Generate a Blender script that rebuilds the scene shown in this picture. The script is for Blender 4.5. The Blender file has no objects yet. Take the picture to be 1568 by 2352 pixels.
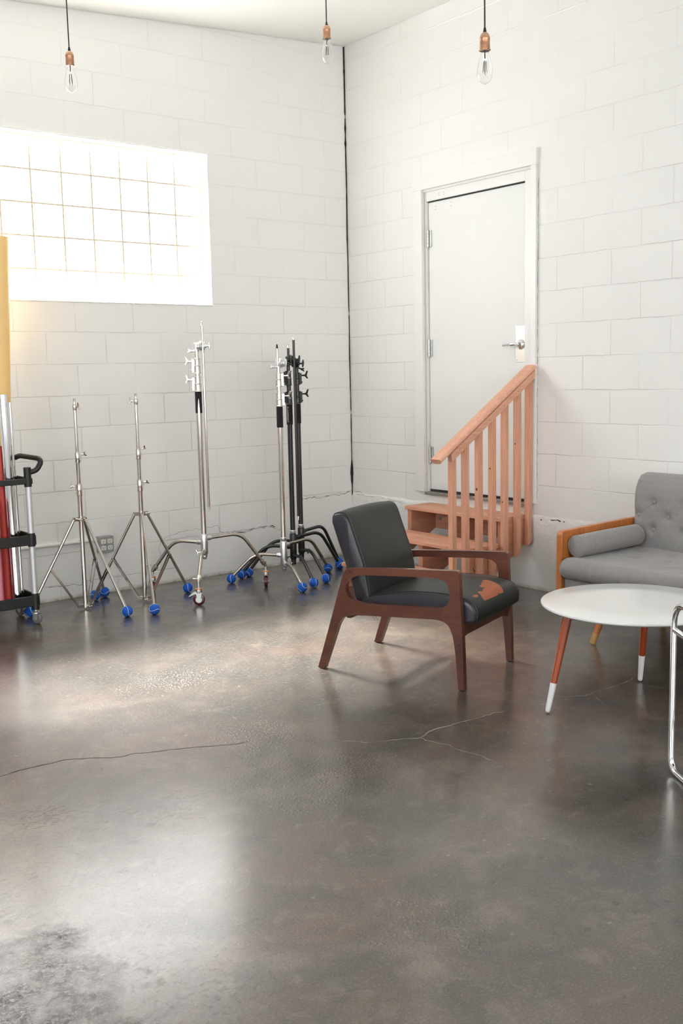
import bpy, bmesh, math, random
from mathutils import Vector, Matrix, noise
sc = bpy.context.scene
COL = sc.collection
PI = math.pi
random.seed(7)

# ---------------------------------------------------------------- camera
cam = bpy.data.cameras.new('camera')
cam.sensor_fit = 'VERTICAL'; cam.sensor_height = 36; cam.sensor_width = 24
cam.lens = 2338.68 / 2352 * 36
cam.clip_start = 0.02
co = bpy.data.objects.new('camera', cam); COL.objects.link(co)
yaw, pitch, roll = 0.6619, -0.1344, -0.0214
f = Vector((math.sin(yaw)*math.cos(pitch), math.cos(yaw)*math.cos(pitch), math.sin(pitch)))
r0 = Vector((math.cos(yaw), -math.sin(yaw), 0)); u0 = r0.cross(f)
r = r0*math.cos(roll) + u0*math.sin(roll); u = -r0*math.sin(roll) + u0*math.cos(roll)
co.matrix_world = Matrix(((r.x, u.x, -f.x, -5.0014), (r.y, u.y, -f.y, -6.2678), (r.z, u.z, -f.z, 1.42), (0, 0, 0, 1)))
sc.camera = co
# ---------------------------------------------------------------- world, exposure
w = bpy.data.worlds.new('world'); sc.world = w; w.use_nodes = True
w.node_tree.nodes['Background'].inputs[0].default_value = (0.75, 0.85, 1, 1)
w.node_tree.nodes['Background'].inputs[1].default_value = 0.8
sc.view_settings.view_transform = 'Standard'; sc.view_settings.look = 'None'
sc.view_settings.gamma = 1.0; sc.view_settings.use_curve_mapping = False
sc.view_settings.exposure = 0.0
cy_ = sc.cycles
cy_.max_bounces = 10; cy_.diffuse_bounces = 7; cy_.glossy_bounces = 4; cy_.transmission_bounces = 8; cy_.transparent_max_bounces = 8
cy_.caustics_reflective = False; cy_.caustics_refractive = False
cy_.use_adaptive_sampling = True; cy_.adaptive_threshold = 0.1; cy_.adaptive_min_samples = 16
E_GLASS = 11.5      # glass block window
E_SIDE = 5.6       # glowing fill window added in the unseen left wall
E_FRONT = 5.4      # glowing fill window added behind the camera

# sun behind the glass blocks, softened by them
sl = bpy.data.lights.new('sun', 'SUN'); sl.energy = 150.0; sl.angle = math.radians(18); sl.color = (1.0, 0.95, 0.88)
so_ = bpy.data.objects.new('sun', sl); COL.objects.link(so_)
so_.rotation_euler = Vector((0.07, -1.0, -1.17)).to_track_quat('-Z', 'Y').to_euler()
# ---------------------------------------------------------------- node helpers
def newmat(name):
    m = bpy.data.materials.new(name); m.use_nodes = True
    nt = m.node_tree; b = nt.nodes['Principled BSDF']
    return m, nt, b
def N(nt, t, **kw):
    n = nt.nodes.new(t)
    for k, v in kw.items():
        if k.startswith('i_'): n.inputs[k[2:]].default_value = v
        else: setattr(n, k, v)
    return n
def L(nt, a, b): nt.links.new(a, b)
def math_(nt, op, a, b=None, clamp=False):
    n = nt.nodes.new('ShaderNodeMath'); n.operation = op; n.use_clamp = clamp
    for i, v in enumerate((a, b)):
        if v is None: continue
        if isinstance(v, (int, float)): n.inputs[i].default_value = v
        else: nt.links.new(v, n.inputs[i])
    return n.outputs[0]
def ramp(nt, fac, stops):
    n = nt.nodes.new('ShaderNodeValToRGB'); e = n.color_ramp.elements
    while len(e) < len(stops): e.new(0.5)
    for k, (p, c) in enumerate(stops):
        e[k].position = p
        e[k].color = (c, c, c, 1) if isinstance(c, (int, float)) else (*c, 1)
    nt.links.new(fac, n.inputs[0]); return n.outputs[0]
def mix(nt, fac, a, b, mode='MIX'):
    n = nt.nodes.new('ShaderNodeMix'); n.data_type = 'RGBA'; n.blend_type = mode
    for s, v in ((n.inputs[0], fac), (n.inputs[6], a), (n.inputs[7], b)):
        if isinstance(v, (int, float)): s.default_value = v if s == n.inputs[0] else (v, v, v, 1)
        elif isinstance(v, tuple): s.default_value = (*v, 1)
        else: nt.links.new(v, s)
    return n.outputs[2]
def noise_(nt, vec, scale, detail=4, rough=0.55, dist=0.0):
    n = N(nt, 'ShaderNodeTexNoise'); n.inputs['Scale'].default_value = scale
    n.inputs['Detail'].default_value = detail; n.inputs['Roughness'].default_value = rough
    n.inputs['Distortion'].default_value = dist
    if vec is not None: nt.links.new(vec, n.inputs['Vector'])
    return n.outputs['Fac']
def vec_(nt, scale=(1, 1, 1), src='Object'):
    tc = N(nt, 'ShaderNodeTexCoord'); mp = N(nt, 'ShaderNodeMapping')
    mp.inputs['Scale'].default_value = scale; L(nt, tc.outputs[src], mp.inputs['Vector'])
    return mp.outputs['Vector']
def bump(nt, b, h, strength, dist, prev=None):
    n = N(nt, 'ShaderNodeBump'); n.inputs['Strength'].default_value = strength
    n.inputs['Distance'].default_value = dist; L(nt, h, n.inputs['Height'])
    if prev is not None: L(nt, prev, n.inputs['Normal'])
    if b is not None: L(nt, n.outputs[0], b.inputs['Normal'])
    return n.outputs[0]
def simple(name, col, rough=0.5, metal=0.0, nb=0.0, ns=60, nd=0.001, var=0.0, coat=0.0, spec=None, rv=0.0):
    m, nt, b = newmat(name)
    b.inputs['Base Color'].default_value = (*col, 1); b.inputs['Roughness'].default_value = rough
    b.inputs['Metallic'].default_value = metal; b.inputs['Coat Weight'].default_value = coat
    if spec is not None: b.inputs['Specular IOR Level'].default_value = spec
    v = vec_(nt); h = noise_(nt, v, ns)
    if var:
        c = ramp(nt, h, [(0.3, tuple(x*(1-var) for x in col)), (0.7, tuple(min(1, x*(1+var)) for x in col))])
        L(nt, c, b.inputs['Base Color'])
    if rv:
        rr = ramp(nt, noise_(nt, v, ns*0.4), [(0.3, max(0, rough-rv)), (0.7, rough+rv)]); L(nt, rr, b.inputs['Roughness'])
    if nb: bump(nt, b, h, nb, nd)
    return m
def wood(name, c1, c2, axis=0, scale=9, rough=0.35, coat=0.3, stretch=0.08, fine=90, bands=1.0, dark=None):
    m, nt, b = newmat(name)
    s = [1, 1, 1]; s[axis] = stretch
    v = vec_(nt, tuple(s))
    n1 = noise_(nt, v, scale*bands, 5, 0.6, 1.2)
    c = ramp(nt, n1, [(0.3, c1), (0.68, c2)])
    n2 = noise_(nt, v, fine, 4, 0.7)
    c = mix(nt, ramp(nt, n2, [(0.35, 0.35), (0.6, 0.0)]), c, tuple(x*0.55 for x in c1))
    if dark is not None:
        n3 = noise_(nt, vec_(nt), 3.2, 3)
        c = mix(nt, ramp(nt, n3, [(0.45, 0.0), (0.72, 0.7)]), c, dark)
    L(nt, c, b.inputs['Base Color'])
    b.inputs['Roughness'].default_value = rough; b.inputs['Coat Weight'].default_value = coat
    b.inputs['Coat Roughness'].default_value = 0.2
    bump(nt, b, n2, 0.15, 0.001)
    return m

# ---------------------------------------------------------------- materials
def wall_mat(name, side):
    m, nt, b = newmat(name)
    tc = N(nt, 'ShaderNodeTexCoord'); sp = N(nt, 'ShaderNodeSeparateXYZ'); L(nt, tc.outputs['Object'], sp.inputs[0])
    wob = N(nt, 'ShaderNodeTexNoise'); wob.inputs['Scale'].default_value = 9; wob.inputs['Detail'].default_value = 3
    L(nt, tc.outputs['Object'], wob.inputs['Vector'])
    wv = math_(nt, 'MULTIPLY', math_(nt, 'SUBTRACT', wob.outputs['Fac'], 0.5), 0.012)
    if side == 'back':
        U = math_(nt, 'ADD', sp.outputs['X'], 1.0266 + 0.2032 + 0.4064*60)
        V = math_(nt, 'ADD', sp.outputs['Z'], -0.0981)
    else:
        U = math_(nt, 'ADD', math_(nt, 'MULTIPLY', sp.outputs['Y'], -1), -2.0552 + 0.4064*60)
        V = math_(nt, 'ADD', sp.outputs['Z'], -0.0756)
    U = math_(nt, 'ADD', U, wv); V = math_(nt, 'ADD', V, wv)
    cb = N(nt, 'ShaderNodeCombineXYZ'); L(nt, U, cb.inputs[0]); L(nt, math_(nt, 'ADD', V, 0.2032*20), cb.inputs[1])
    br = N(nt, 'ShaderNodeTexBrick'); L(nt, cb.outputs[0], br.inputs['Vector'])
    br.inputs['Scale'].default_value = 1; br.inputs['Brick Width'].default_value = 0.4064
    br.inputs['Row Height'].default_value = 0.2032; br.inputs['Mortar Size'].default_value = 0.0042
    br.inputs['Mortar Smooth'].default_value = 0.6; br.inputs['Color1'].default_value = (0, 0, 0, 1)
    br.inputs['Color2'].default_value = (1, 1, 1, 1); br.offset = 0.5
    mort = br.outputs['Fac']
    # lower part is poured concrete without joints
    if side == 'back':
        t = N(nt, 'ShaderNodeMapRange'); t.inputs['From Min'].default_value = -1.75; t.inputs['From Max'].default_value = -0.72
        t.inputs['To Min'].default_value = 0.05; t.inputs['To Max'].default_value = 0.36; L(nt, sp.outputs['X'], t.inputs['Value'])
        step = math_(nt, 'GREATER_THAN', sp.outputs['X'], -0.72)
        lim = math_(nt, 'ADD', t.outputs[0], math_(nt, 'MULTIPLY', step, 0.12))
        mask = math_(nt, 'GREATER_THAN', sp.outputs['Z'], lim)
        left = math_(nt, 'LESS_THAN', sp.outputs['X'], -1.75)
        mask = math_(nt, 'MAXIMUM', mask, left)
    else:
        mask = math_(nt, 'GREATER_THAN', sp.outputs['Z'], 0.50)
    mort = math_(nt, 'MULTIPLY', mort, mask)
    vary = ramp(nt, noise_(nt, tc.outputs['Object'], 2.3, 3), [(0.35, 0.15), (0.62, 1.0)])
    # joints are more filled with paint higher up
    hz = N(nt, 'ShaderNodeMapRange'); hz.inputs['From Min'].default_value = 1.2; hz.inputs['From Max'].default_value = 3.3
    hz.inputs['To Min'].default_value = 1.0; hz.inputs['To Max'].default_value = 0.45; L(nt, sp.outputs['Z'], hz.inputs['Value'])
    amt = math_(nt, 'MULTIPLY', math_(nt, 'MULTIPLY', mort, vary), hz.outputs[0])
    base = ramp(nt, noise_(nt, tc.outputs['Object'], 1.1, 4), [(0.3, tuple(k_*(1 if side == 'back' else 0.95) for k_ in (0.83, 0.835, 0.815))), (0.7, tuple(k_*(1 if side == 'back' else 0.95) for k_ in (0.86, 0.86, 0.845)))])
    base = mix(nt, math_(nt, 'MULTIPLY', amt, 0.22), base, (0.50, 0.50, 0.47))
    # grime at the floor line
    gz = N(nt, 'ShaderNodeMapRange'); gz.inputs['From Min'].default_value = 0.0; gz.inputs['From Max'].default_value = 0.028
    gz.inputs['To Min'].default_value = 1.0; gz.inputs['To Max'].default_value = 0.0; L(nt, sp.outputs['Z'], gz.inputs['Value'])
    g = math_(nt, 'MULTIPLY', gz.outputs[0], ramp(nt, noise_(nt, tc.outputs['Object'], 14, 5, 0.7), [(0.38, 0.2), (0.6, 0.9)]))
    base = mix(nt, g, base, (0.30, 0.25, 0.16))
    L(nt, base, b.inputs['Base Color']); b.inputs['Roughness'].default_value = 0.55
    b.inputs['Specular IOR Level'].default_value = 0.3
    fine = noise_(nt, tc.outputs['Object'], 85, 3, 0.65)
    low = math_(nt, 'SUBTRACT', 1.0, mask)
    coarse = noise_(nt, tc.outputs['Object'], 26, 3, 0.6)
    patch = ramp(nt, noise_(nt, tc.outputs['Object'], 1.7, 2), [(0.45, 0.15), (0.6, 1.0)])
    h = math_(nt, 'ADD', math_(nt, 'MULTIPLY', math_(nt, 'MULTIPLY', fine, patch), 0.35),
              math_(nt, 'MULTIPLY', math_(nt, 'MULTIPLY', coarse, low), 0.9))
    n1 = bump(nt, None, h, 0.55, 0.006)
    inv = math_(nt, 'SUBTRACT', 1.0, amt)
    bump(nt, b, inv, 0.8, 0.0042, n1)
    return m
M = {}
M['wall_back'] = wall_mat('painted_block_back', 'back')
M['wall_right'] = wall_mat('painted_block_right', 'right')
M['wall_plain'] = simple('plain_white_wall', (0.84, 0.84, 0.83), 0.6, nb=0.3, ns=40, nd=0.002)
M['ceiling'] = simple('ceiling_paint', (0.93, 0.93, 0.905), 0.7, nb=0.15, ns=20, nd=0.003)
M['reveal'] = simple('rough_white_plaster', (0.86, 0.86, 0.84), 0.6, nb=0.8, ns=30, nd=0.008)
M['dark_gap'] = simple('dark_gap', (0.03, 0.032, 0.03), 0.9, var=0.4)
M['door'] = simple('door_paint', (0.78, 0.79, 0.775), 0.5, nb=0.1, ns=12, nd=0.001)
M['casing'] = simple('casing_paint', (0.80, 0.80, 0.785), 0.35)
M['threshold'] = simple('threshold_metal', (0.28, 0.27, 0.25), 0.5, 0.5, nb=0.4, ns=40)
M['chrome'] = simple('chrome', (0.86, 0.87, 0.88), 0.07, 1.0)
M['nickel'] = simple('nickel_steel', (0.62, 0.58, 0.54), 0.14, 1.0, rv=0.05, ns=14)
M['nickel_dull'] = simple('dull_nickel', (0.46, 0.42, 0.37), 0.24, 1.0, rv=0.07, ns=20)
M['cast'] = simple('cast_silver', (0.72, 0.74, 0.75), 0.28, 0.9, nb=0.2, ns=80)
M['zinc'] = simple('zinc', (0.60, 0.62, 0.60), 0.32, 0.9, nb=0.2, ns=60)
M['satin'] = simple('satin_steel', (0.78, 0.75, 0.68), 0.28, 0.9)
M['alu'] = simple('matt_aluminium', (0.68, 0.70, 0.72), 0.42, 0.6)
M['black_metal'] = simple('black_metal', (0.012, 0.012, 0.013), 0.28, 0.0, spec=0.6)
M['black_plastic'] = simple('black_plastic', (0.010, 0.010, 0.010), 0.42, nb=0.25, ns=150, nd=0.0005)
M['foam'] = simple('foam_grip', (0.012, 0.012, 0.012), 0.9, nb=0.5, ns=300)
M['letter'] = simple('white_print', (0.75, 0.75, 0.72), 0.5)
M['copper'] = simple('aged_copper', (0.48, 0.25, 0.15), 0.34, 0.75, var=0.25, ns=30)
M['copper_light'] = simple('light_copper', (0.66, 0.42, 0.28), 0.38, 0.55)
M['filament'] = simple('amber_filament', (0.95, 0.60, 0.38), 0.6)
M['porcelain'] = simple('porcelain', (0.8, 0.8, 0.78), 0.3)
M['orange_ring'] = simple('orange_ring', (0.75, 0.22, 0.06), 0.5)
M['maroon'] = simple('maroon_wheel', (0.085, 0.008, 0.010), 0.25, nb=0.1, coat=0.4)
M['grey_wheel'] = simple('grey_wheel', (0.16, 0.15, 0.145), 0.4)
M['outlet_box'] = simple('grey_steel_box', (0.36, 0.38, 0.37), 0.45, 0.4, var=0.12, ns=25)
M['outlet_face'] = simple('white_receptacle', (0.82, 0.82, 0.78), 0.35)
M['slot'] = simple('slot_black', (0.02, 0.02, 0.02), 0.7)
M['paint_pipe'] = simple('painted_pipe', (0.82, 0.82, 0.79), 0.4)
M['felt_blue'] = simple('blue_felt', (0.006, 0.10, 0.50), 0.85, nb=0.8, ns=420, nd=0.0015, var=0.18)
M['felt_white'] = simple('white_seam', (0.72, 0.74, 0.74), 0.8)
M['redwood'] = wood('redwood_z', (0.62, 0.30, 0.19), (0.76, 0.41, 0.28), 2, 7, 0.6, 0.0, 0.06)
M['redwood_y'] = wood('redwood_y', (0.61, 0.30, 0.19), (0.76, 0.41, 0.28), 1, 7, 0.6, 0.0, 0.06)
M['redwood_x'] = wood('redwood_x', (0.50, 0.22, 0.13), (0.66, 0.33, 0.21), 0, 7, 0.6, 0.0, 0.08)
M['redwood_rail'] = wood('redwood_rail', (0.64, 0.31, 0.20), (0.78, 0.43, 0.30), 0, 6, 0.5, 0.1, 0.06)
M['knot'] = simple('wood_knot', (0.13, 0.055, 0.03), 0.6)
M['stamp_dark'] = simple('stamp_ink', (0.07, 0.03, 0.02), 0.7)
M['stamp_green'] = simple('green_stamp_ink', (0.02, 0.14, 0.06), 0.7)
M['walnut'] = wood('walnut', (0.085, 0.024, 0.013), (0.175, 0.055, 0.030), 0, 8, 0.30, 0.5, 0.10, dark=(0.05, 0.014, 0.008))
M['walnut_dark'] = wood('walnut_dark', (0.06, 0.018, 0.010), (0.12, 0.038, 0.022), 1, 8, 0.32, 0.4, 0.10)
M['peg'] = simple('walnut_peg', (0.05, 0.015, 0.010), 0.25)
M['sofa_wood'] = wood('orange_beech', (0.40, 0.115, 0.022), (0.56, 0.20, 0.045), 2, 10, 0.28, 0.5, 0.08)
M['sofa_wood_x'] = wood('orange_beech_x', (0.36, 0.10, 0.022), (0.50, 0.17, 0.04), 0, 10, 0.28, 0.5, 0.08)
M['sofa_tip'] = wood('light_beech_tip', (0.50, 0.26, 0.07), (0.60, 0.33, 0.10), 2, 10, 0.3, 0.4, 0.08)
M['table_wood'] = wood('reddish_leg', (0.33, 0.050, 0.010), (0.46, 0.085, 0.016), 2, 10, 0.20, 0.7, 0.06)
M['table_white'] = simple('white_lacquer', (0.80, 0.81, 0.80), 0.22, coat=0.3)
M['white_tip'] = simple('white_leg_tip', (0.78, 0.79, 0.78), 0.35)
M['silver_roll'] = simple('silver_mylar', (0.86, 0.88, 0.90), 0.10, 1.0)
M['pink'] = simple('pink_paper', (0.78, 0.30, 0.36), 0.7)
M['hot_pink'] = simple('hot_pink_core', (0.72, 0.08, 0.16), 0.7)
M['gold_paper'] = simple('golden_paper', (0.90, 0.60, 0.24), 0.55)
M['gold_dark'] = simple('mustard_paper', (0.50, 0.27, 0.04), 0.6)
M['red_paper'] = simple('red_paper', (0.55, 0.06, 0.05), 0.5)
M['crack_dark'] = simple('crack_dark', (0.035, 0.028, 0.022), 0.9)
M['crack_light'] = simple('crack_light', (0.34, 0.31, 0.27), 0.7)
M['wall_crack'] = simple('wall_crack', (0.16, 0.155, 0.14), 0.9)

def leather_mat(name, tear=False):
    m, nt, b = newmat(name)
    tc = N(nt, 'ShaderNodeTexCoord'); v = tc.outputs['Object']
    c = ramp(nt, noise_(nt, v, 5, 4), [(0.3, (0.011, 0.0125, 0.011)), (0.7, (0.020, 0.022, 0.019))])
    vor = N(nt, 'ShaderNodeTexVoronoi'); vor.inputs['Scale'].default_value = 420; L(nt, v, vor.inputs['Vector'])
    hs = vor.outputs['Distance']
    b.inputs['Roughness'].default_value = 0.42
    b.inputs['Specular IOR Level'].default_value = 0.5
    if tear:
        # torn patch showing the russet backing, plus small scuffs
        sp = N(nt, 'ShaderNodeSeparateXYZ'); L(nt, v, sp.inputs[0])
        wn = N(nt, 'ShaderNodeTexNoise'); wn.inputs['Scale'].default_value = 16; wn.inputs['Detail'].default_value = 5
        L(nt, v, wn.inputs['Vector'])
        sw = N(nt, 'ShaderNodeSeparateColor'); L(nt, wn.outputs['Color'], sw.inputs[0])
        blobs = []
        for (cu, cw, ru, rw) in TEAR:
            du = math_(nt, 'ADD', math_(nt, 'DIVIDE', math_(nt, 'SUBTRACT', sp.outputs['X'], cu), ru), math_(nt, 'MULTIPLY', math_(nt, 'SUBTRACT', sw.outputs[0], 0.5), 1.7))
            dw = math_(nt, 'ADD', math_(nt, 'DIVIDE', math_(nt, 'SUBTRACT', sp.outputs['Y'], cw), rw), math_(nt, 'MULTIPLY', math_(nt, 'SUBTRACT', sw.outputs[1], 0.5), 1.7))
            d = math_(nt, 'ADD', math_(nt, 'MULTIPLY', du, du), math_(nt, 'MULTIPLY', dw, dw))
            blobs.append(math_(nt, 'LESS_THAN', d, 1.0))
        t = blobs[0]
        for q in blobs[1:]: t = math_(nt, 'MAXIMUM', t, q)
        tz = math_(nt, 'GREATER_THAN', sp.outputs['Z'], 0.392)
        t = math_(nt, 'MULTIPLY', t, tz)
        c = mix(nt, t, c, (0.37, 0.115, 0.055))
        L(nt, math_(nt, 'ADD', math_(nt, 'MULTIPLY', t, 0.4), 0.42), b.inputs['Roughness'])
        n0 = bump(nt, None, math_(nt, 'SUBTRACT', 1.0, t), 1.0, 0.0015)
        bump(nt, b, hs, 0.25, 0.0006, n0)
    else:
        wr = noise_(nt, v, 14, 3, 0.5, 0.6)
        n0 = bump(nt, None, wr, 0.25, 0.004)
        bump(nt, b, hs, 0.25, 0.0006, n0)
    L(nt, c, b.inputs['Base Color'])
    return m
TEAR = [(0.395, 0.02, 0.045, 0.06), (0.43, -0.07, 0.05, 0.055), (0.365, 0.07, 0.035, 0.028), (0.445, -0.12, 0.03, 0.03), (0.402, -0.172, 0.010, 0.017)]
M['leather'] = leather_mat('black_vinyl')
M['leather_seat'] = leather_mat('black_vinyl_torn', True)
M['leather_side'] = simple('satin_vinyl_side', (0.022, 0.020, 0.028), 0.30, nb=0.3, ns=18, nd=0.004, spec=0.6)

def fabric_mat():
    m, nt, b = newmat('grey_linen')
    tc = N(nt, 'ShaderNodeTexCoord'); v = tc.outputs['Object']
    hs = []
    for s in ((1, 1, 0.04), (1, 0.04, 1), (0.04, 1, 1)):
        mp = N(nt, 'ShaderNodeMapping'); mp.inputs['Scale'].default_value = s; L(nt, v, mp.inputs['Vector'])
        hs.append(noise_(nt, mp.outputs[0], 800, 2, 0.6))
    h = math_(nt, 'DIVIDE', math_(nt, 'ADD', math_(nt, 'ADD', hs[0], hs[1]), hs[2]), 3)
    c = ramp(nt, h, [(0.36, (0.185, 0.177, 0.175)), (0.64, (0.35, 0.338, 0.335))])
    c = mix(nt, ramp(nt, noise_(nt, v, 4, 3), [(0.3, 0.0), (0.7, 0.25)]), c, (0.22, 0.203, 0.205))
    L(nt, c, b.inputs['Base Color']); b.inputs['Roughness'].default_value = 0.9
    b.inputs['Sheen Weight'].default_value = 0.2; b.inputs['Specular IOR Level'].default_value = 0.2
    n0 = bump(nt, None, noise_(nt, v, 9, 3), 0.25, 0.01)
    bump(nt, b, h, 0.5, 0.0015, n0)
    return m
M['fabric'] = fabric_mat()
M['fabric_btn'] = simple('grey_button', (0.29, 0.282, 0.278), 0.85, nb=0.4, ns=300)

def glass_mat():
    m, nt, b = newmat('clear_glass')
    b.inputs['Transmission Weight'].default_value = 1; b.inputs['Roughness'].default_value = 0.0
    b.inputs['IOR'].default_value = 1.45; b.inputs['Base Color'].default_value = (1, 1, 1, 1)
    return m
M['glass'] = glass_mat()
def block_glass():
    m, nt, b = newmat('lit_glass_block')
    v = vec_(nt); n = noise_(nt, v, 18, 4, 0.6, 1.0)
    c = ramp(nt, n, [(0.3, (0.93, 0.95, 0.97)), (0.6, (1.0, 1.0, 0.99))])
    b.inputs['Base Color'].default_value = (0.8, 0.82, 0.82, 1); b.inputs['Roughness'].default_value = 0.12
    L(nt, c, b.inputs['Emission Color']); b.inputs['Emission Strength'].default_value = E_GLASS
    bump(nt, b, n, 0.4, 0.01)
    tr = N(nt, 'ShaderNodeBsdfTransparent'); mx = N(nt, 'ShaderNodeMixShader'); mx.inputs[0].default_value = 0.35
    out = nt.nodes['Material Output']; L(nt, b.outputs[0], mx.inputs[1]); L(nt, tr.outputs[0], mx.inputs[2]); L(nt, mx.outputs[0], out.inputs['Surface'])
    return m
M['block_glass'] = block_glass()
M['mortar'] = simple('cream_mortar', (0.60, 0.53, 0.42), 0.8, nb=0.5, ns=60, var=0.12)
def lit(name, col, e):
    m, nt, b = newmat(name)
    b.inputs['Base Color'].default_value = (0.5, 0.5, 0.5, 1)
    n = noise_(nt, vec_(nt), 0.8, 2)
    L(nt, ramp(nt, n, [(0.2, tuple(x*0.9 for x in col)), (0.8, col)]), b.inputs['Emission Color'])
    b.inputs['Emission Strength'].default_value = e
    return m
M['side_fill_glass'] = lit('side_fill_pane', (0.92, 0.96, 1.0), E_SIDE)
M['front_fill_glass'] = lit('front_fill_pane', (1.0, 0.985, 0.96), E_FRONT)

def floor_mat():
    m, nt, b = newmat('stained_sealed_concrete')
    tc = N(nt, 'ShaderNodeTexCoord'); v = tc.outputs['Object']
    big = noise_(nt, v, 0.75, 5, 0.6, 0.6); mid = noise_(nt, v, 3.2, 4, 0.65, 0.8); fine = noise_(nt, v, 34, 4, 0.7)
    c = ramp(nt, big, [(0.32, (0.030, 0.029, 0.023)), (0.47, (0.066, 0.050, 0.035)), (0.62, (0.092, 0.052, 0.034))])
    c = mix(nt, ramp(nt, mid, [(0.36, 0.85), (0.56, 0.0)]), c, (0.026, 0.025, 0.019), 'MIX')
    c = mix(nt, ramp(nt, noise_(nt, v, 1.9, 5, 0.6, 1.0), [(0.52, 0.0), (0.70, 0.55)]), c, (0.18, 0.145, 0.115))
    c = mix(nt, ramp(nt, fine, [(0.60, 0.0), (0.78, 0.4)]), c, (0.16, 0.14, 0.12))
    grit = noise_(nt, v, 150, 3, 0.75)
    c = mix(nt, ramp(nt, grit, [(0.34, 0.55), (0.50, 0.0)]), c, (0.022, 0.021, 0.018))
    c = mix(nt, ramp(nt, grit, [(0.54, 0.0), (0.70, 0.5)]), c, (0.24, 0.21, 0.175))
    c = mix(nt, ramp(nt, noise_(nt, v, 9, 4, 0.7, 1.2), [(0.55, 0.0), (0.66, 0.4)]), c, (0.17, 0.135, 0.11))
    c = mix(nt, ramp(nt, noise_(nt, v, 7, 4, 0.75, 0.8), [(0.36, 0.5), (0.46, 0.0)]), c, (0.035, 0.037, 0.031))
    # masks of damaged areas (ellipses on the floor, noise-broken edges)
    sp = N(nt, 'ShaderNodeSeparateXYZ'); L(nt, v, sp.inputs[0])
    wn = N(nt, 'ShaderNodeTexNoise'); wn.inputs['Scale'].default_value = 5; wn.inputs['Detail'].default_value = 4
    wn.inputs['Roughness'].default_value = 0.7; L(nt, v, wn.inputs['Vector'])
    sw = N(nt, 'ShaderNodeSeparateColor'); L(nt, wn.outputs['Color'], sw.inputs[0])
    def blob(cx, cy, rx, ry, k, soft=0.6, ang=0.0):
        ca, sa = math.cos(ang), math.sin(ang)
        dx = math_(nt, 'SUBTRACT', sp.outputs['X'], cx); dy = math_(nt, 'SUBTRACT', sp.outputs['Y'], cy)
        a = math_(nt, 'ADD', math_(nt, 'MULTIPLY', dx, ca/rx), math_(nt, 'MULTIPLY', dy, sa/rx))
        bb = math_(nt, 'ADD', math_(nt, 'MULTIPLY', dx, -sa/ry), math_(nt, 'MULTIPLY', dy, ca/ry))
        a = math_(nt, 'ADD', a, math_(nt, 'MULTIPLY', math_(nt, 'SUBTRACT', sw.outputs[0], 0.5), k))
        bb = math_(nt, 'ADD', bb, math_(nt, 'MULTIPLY', math_(nt, 'SUBTRACT', sw.outputs[1], 0.5), k))
        d = math_(nt, 'SQRT', math_(nt, 'ADD', math_(nt, 'MULTIPLY', a, a), math_(nt, 'MULTIPLY', bb, bb)))
        mr = N(nt, 'ShaderNodeMapRange'); mr.inputs['From Min'].default_value = 1.0; mr.inputs['From Max'].default_value = soft
        L(nt, d, mr.inputs['Value']); return mr.outputs[0]
    def union(l):
        t = l[0]
        for q in l[1:]: t = math_(nt, 'MAXIMUM', t, q)
        return t
    pebble = union([blob(-2.93, -3.45, 0.42, 0.34, 1.6, 0.4), blob(-2.87, -3.02, 0.22, 0.24, 1.6, 0.3), blob(-3.85, -3.13, 0.14, 0.12, 1.4, 0.3),
                    blob(-2.76, -2.05, 0.35, 0.2, 1.6, 0.2), blob(-3.3, -4.45, 0.22, 0.2, 2.0, 0.2)])
    ruined = union([blob(-4.26, -4.12, 0.24, 0.36, 3.2, 0.0), blob(-4.12, -3.86, 0.12, 0.14, 3.0, 0.0)])
    pitted = union([blob(-2.75, -4.55, 0.75, 0.45, 1.4, 0.3), blob(-2.3, -4.7, 0.5, 0.5, 1.2, 0.3)])
    pits = union([blob(-3.593, -3.428, 0.021, 0.011, 2.0, 0.3), blob(-3.692, -3.517, 0.030, 0.021, 2.0, 0.3), blob(-3.806, -3.666, 0.021, 0.015, 2.0, 0.3),
                  blob(-4.01, -4.083, 0.024, 0.013, 2.0, 0.3), blob(-4.008, -4.208, 0.017, 0.012, 2.0, 0.3), blob(-3.239, -3.737, 0.036, 0.018, 2.2, 0.3),
                  blob(-3.034, -4.726, 0.022, 0.016, 1.6, 0.3), blob(-3.263, -4.739, 0.03, 0.02, 1.6, 0.3), blob(-2.96, -4.35, 0.06, 0.025, 1.8, 0.3)])
    vor = N(nt, 'ShaderNodeTexVoronoi'); vor.inputs['Scale'].default_value = 72; vor.feature = 'F1'; vor.inputs['Randomness'].default_value = 1
    wv = N(nt, 'ShaderNodeVectorMath'); wv.operation = 'ADD'; ws = N(nt, 'ShaderNodeVectorMath'); ws.operation = 'SCALE'; ws.inputs['Scale'].default_value = 0.05
    L(nt, wn.outputs['Color'], ws.inputs[0]); L(nt, v, wv.inputs[0]); L(nt, ws.outputs[0], wv.inputs[1]); L(nt, wv.outputs[0], vor.inputs['Vector'])
    vp = N(nt, 'ShaderNodeTexVoronoi'); vp.inputs['Scale'].default_value = 17; L(nt, wv.outputs[0], vp.inputs['Vector'])
    holes = ramp(nt, vp.outputs['Distance'], [(0.10, 1.0), (0.22, 0.0)])
    sel = N(nt, 'ShaderNodeSeparateColor'); L(nt, vp.outputs['Color'], sel.inputs[0])
    pick = math_(nt, 'GREATER_THAN', sel.outputs[0], 0.45)
    holes = math_(nt, 'MULTIPLY', holes, math_(nt, 'MULTIPLY', pick, pitted))
    chips = math_(nt, 'MULTIPLY', ramp(nt, vp.outputs['Distance'], [(0.05, 1.0), (0.15, 0.0)]), math_(nt, 'LESS_THAN', sel.outputs[1], 0.16))
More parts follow.
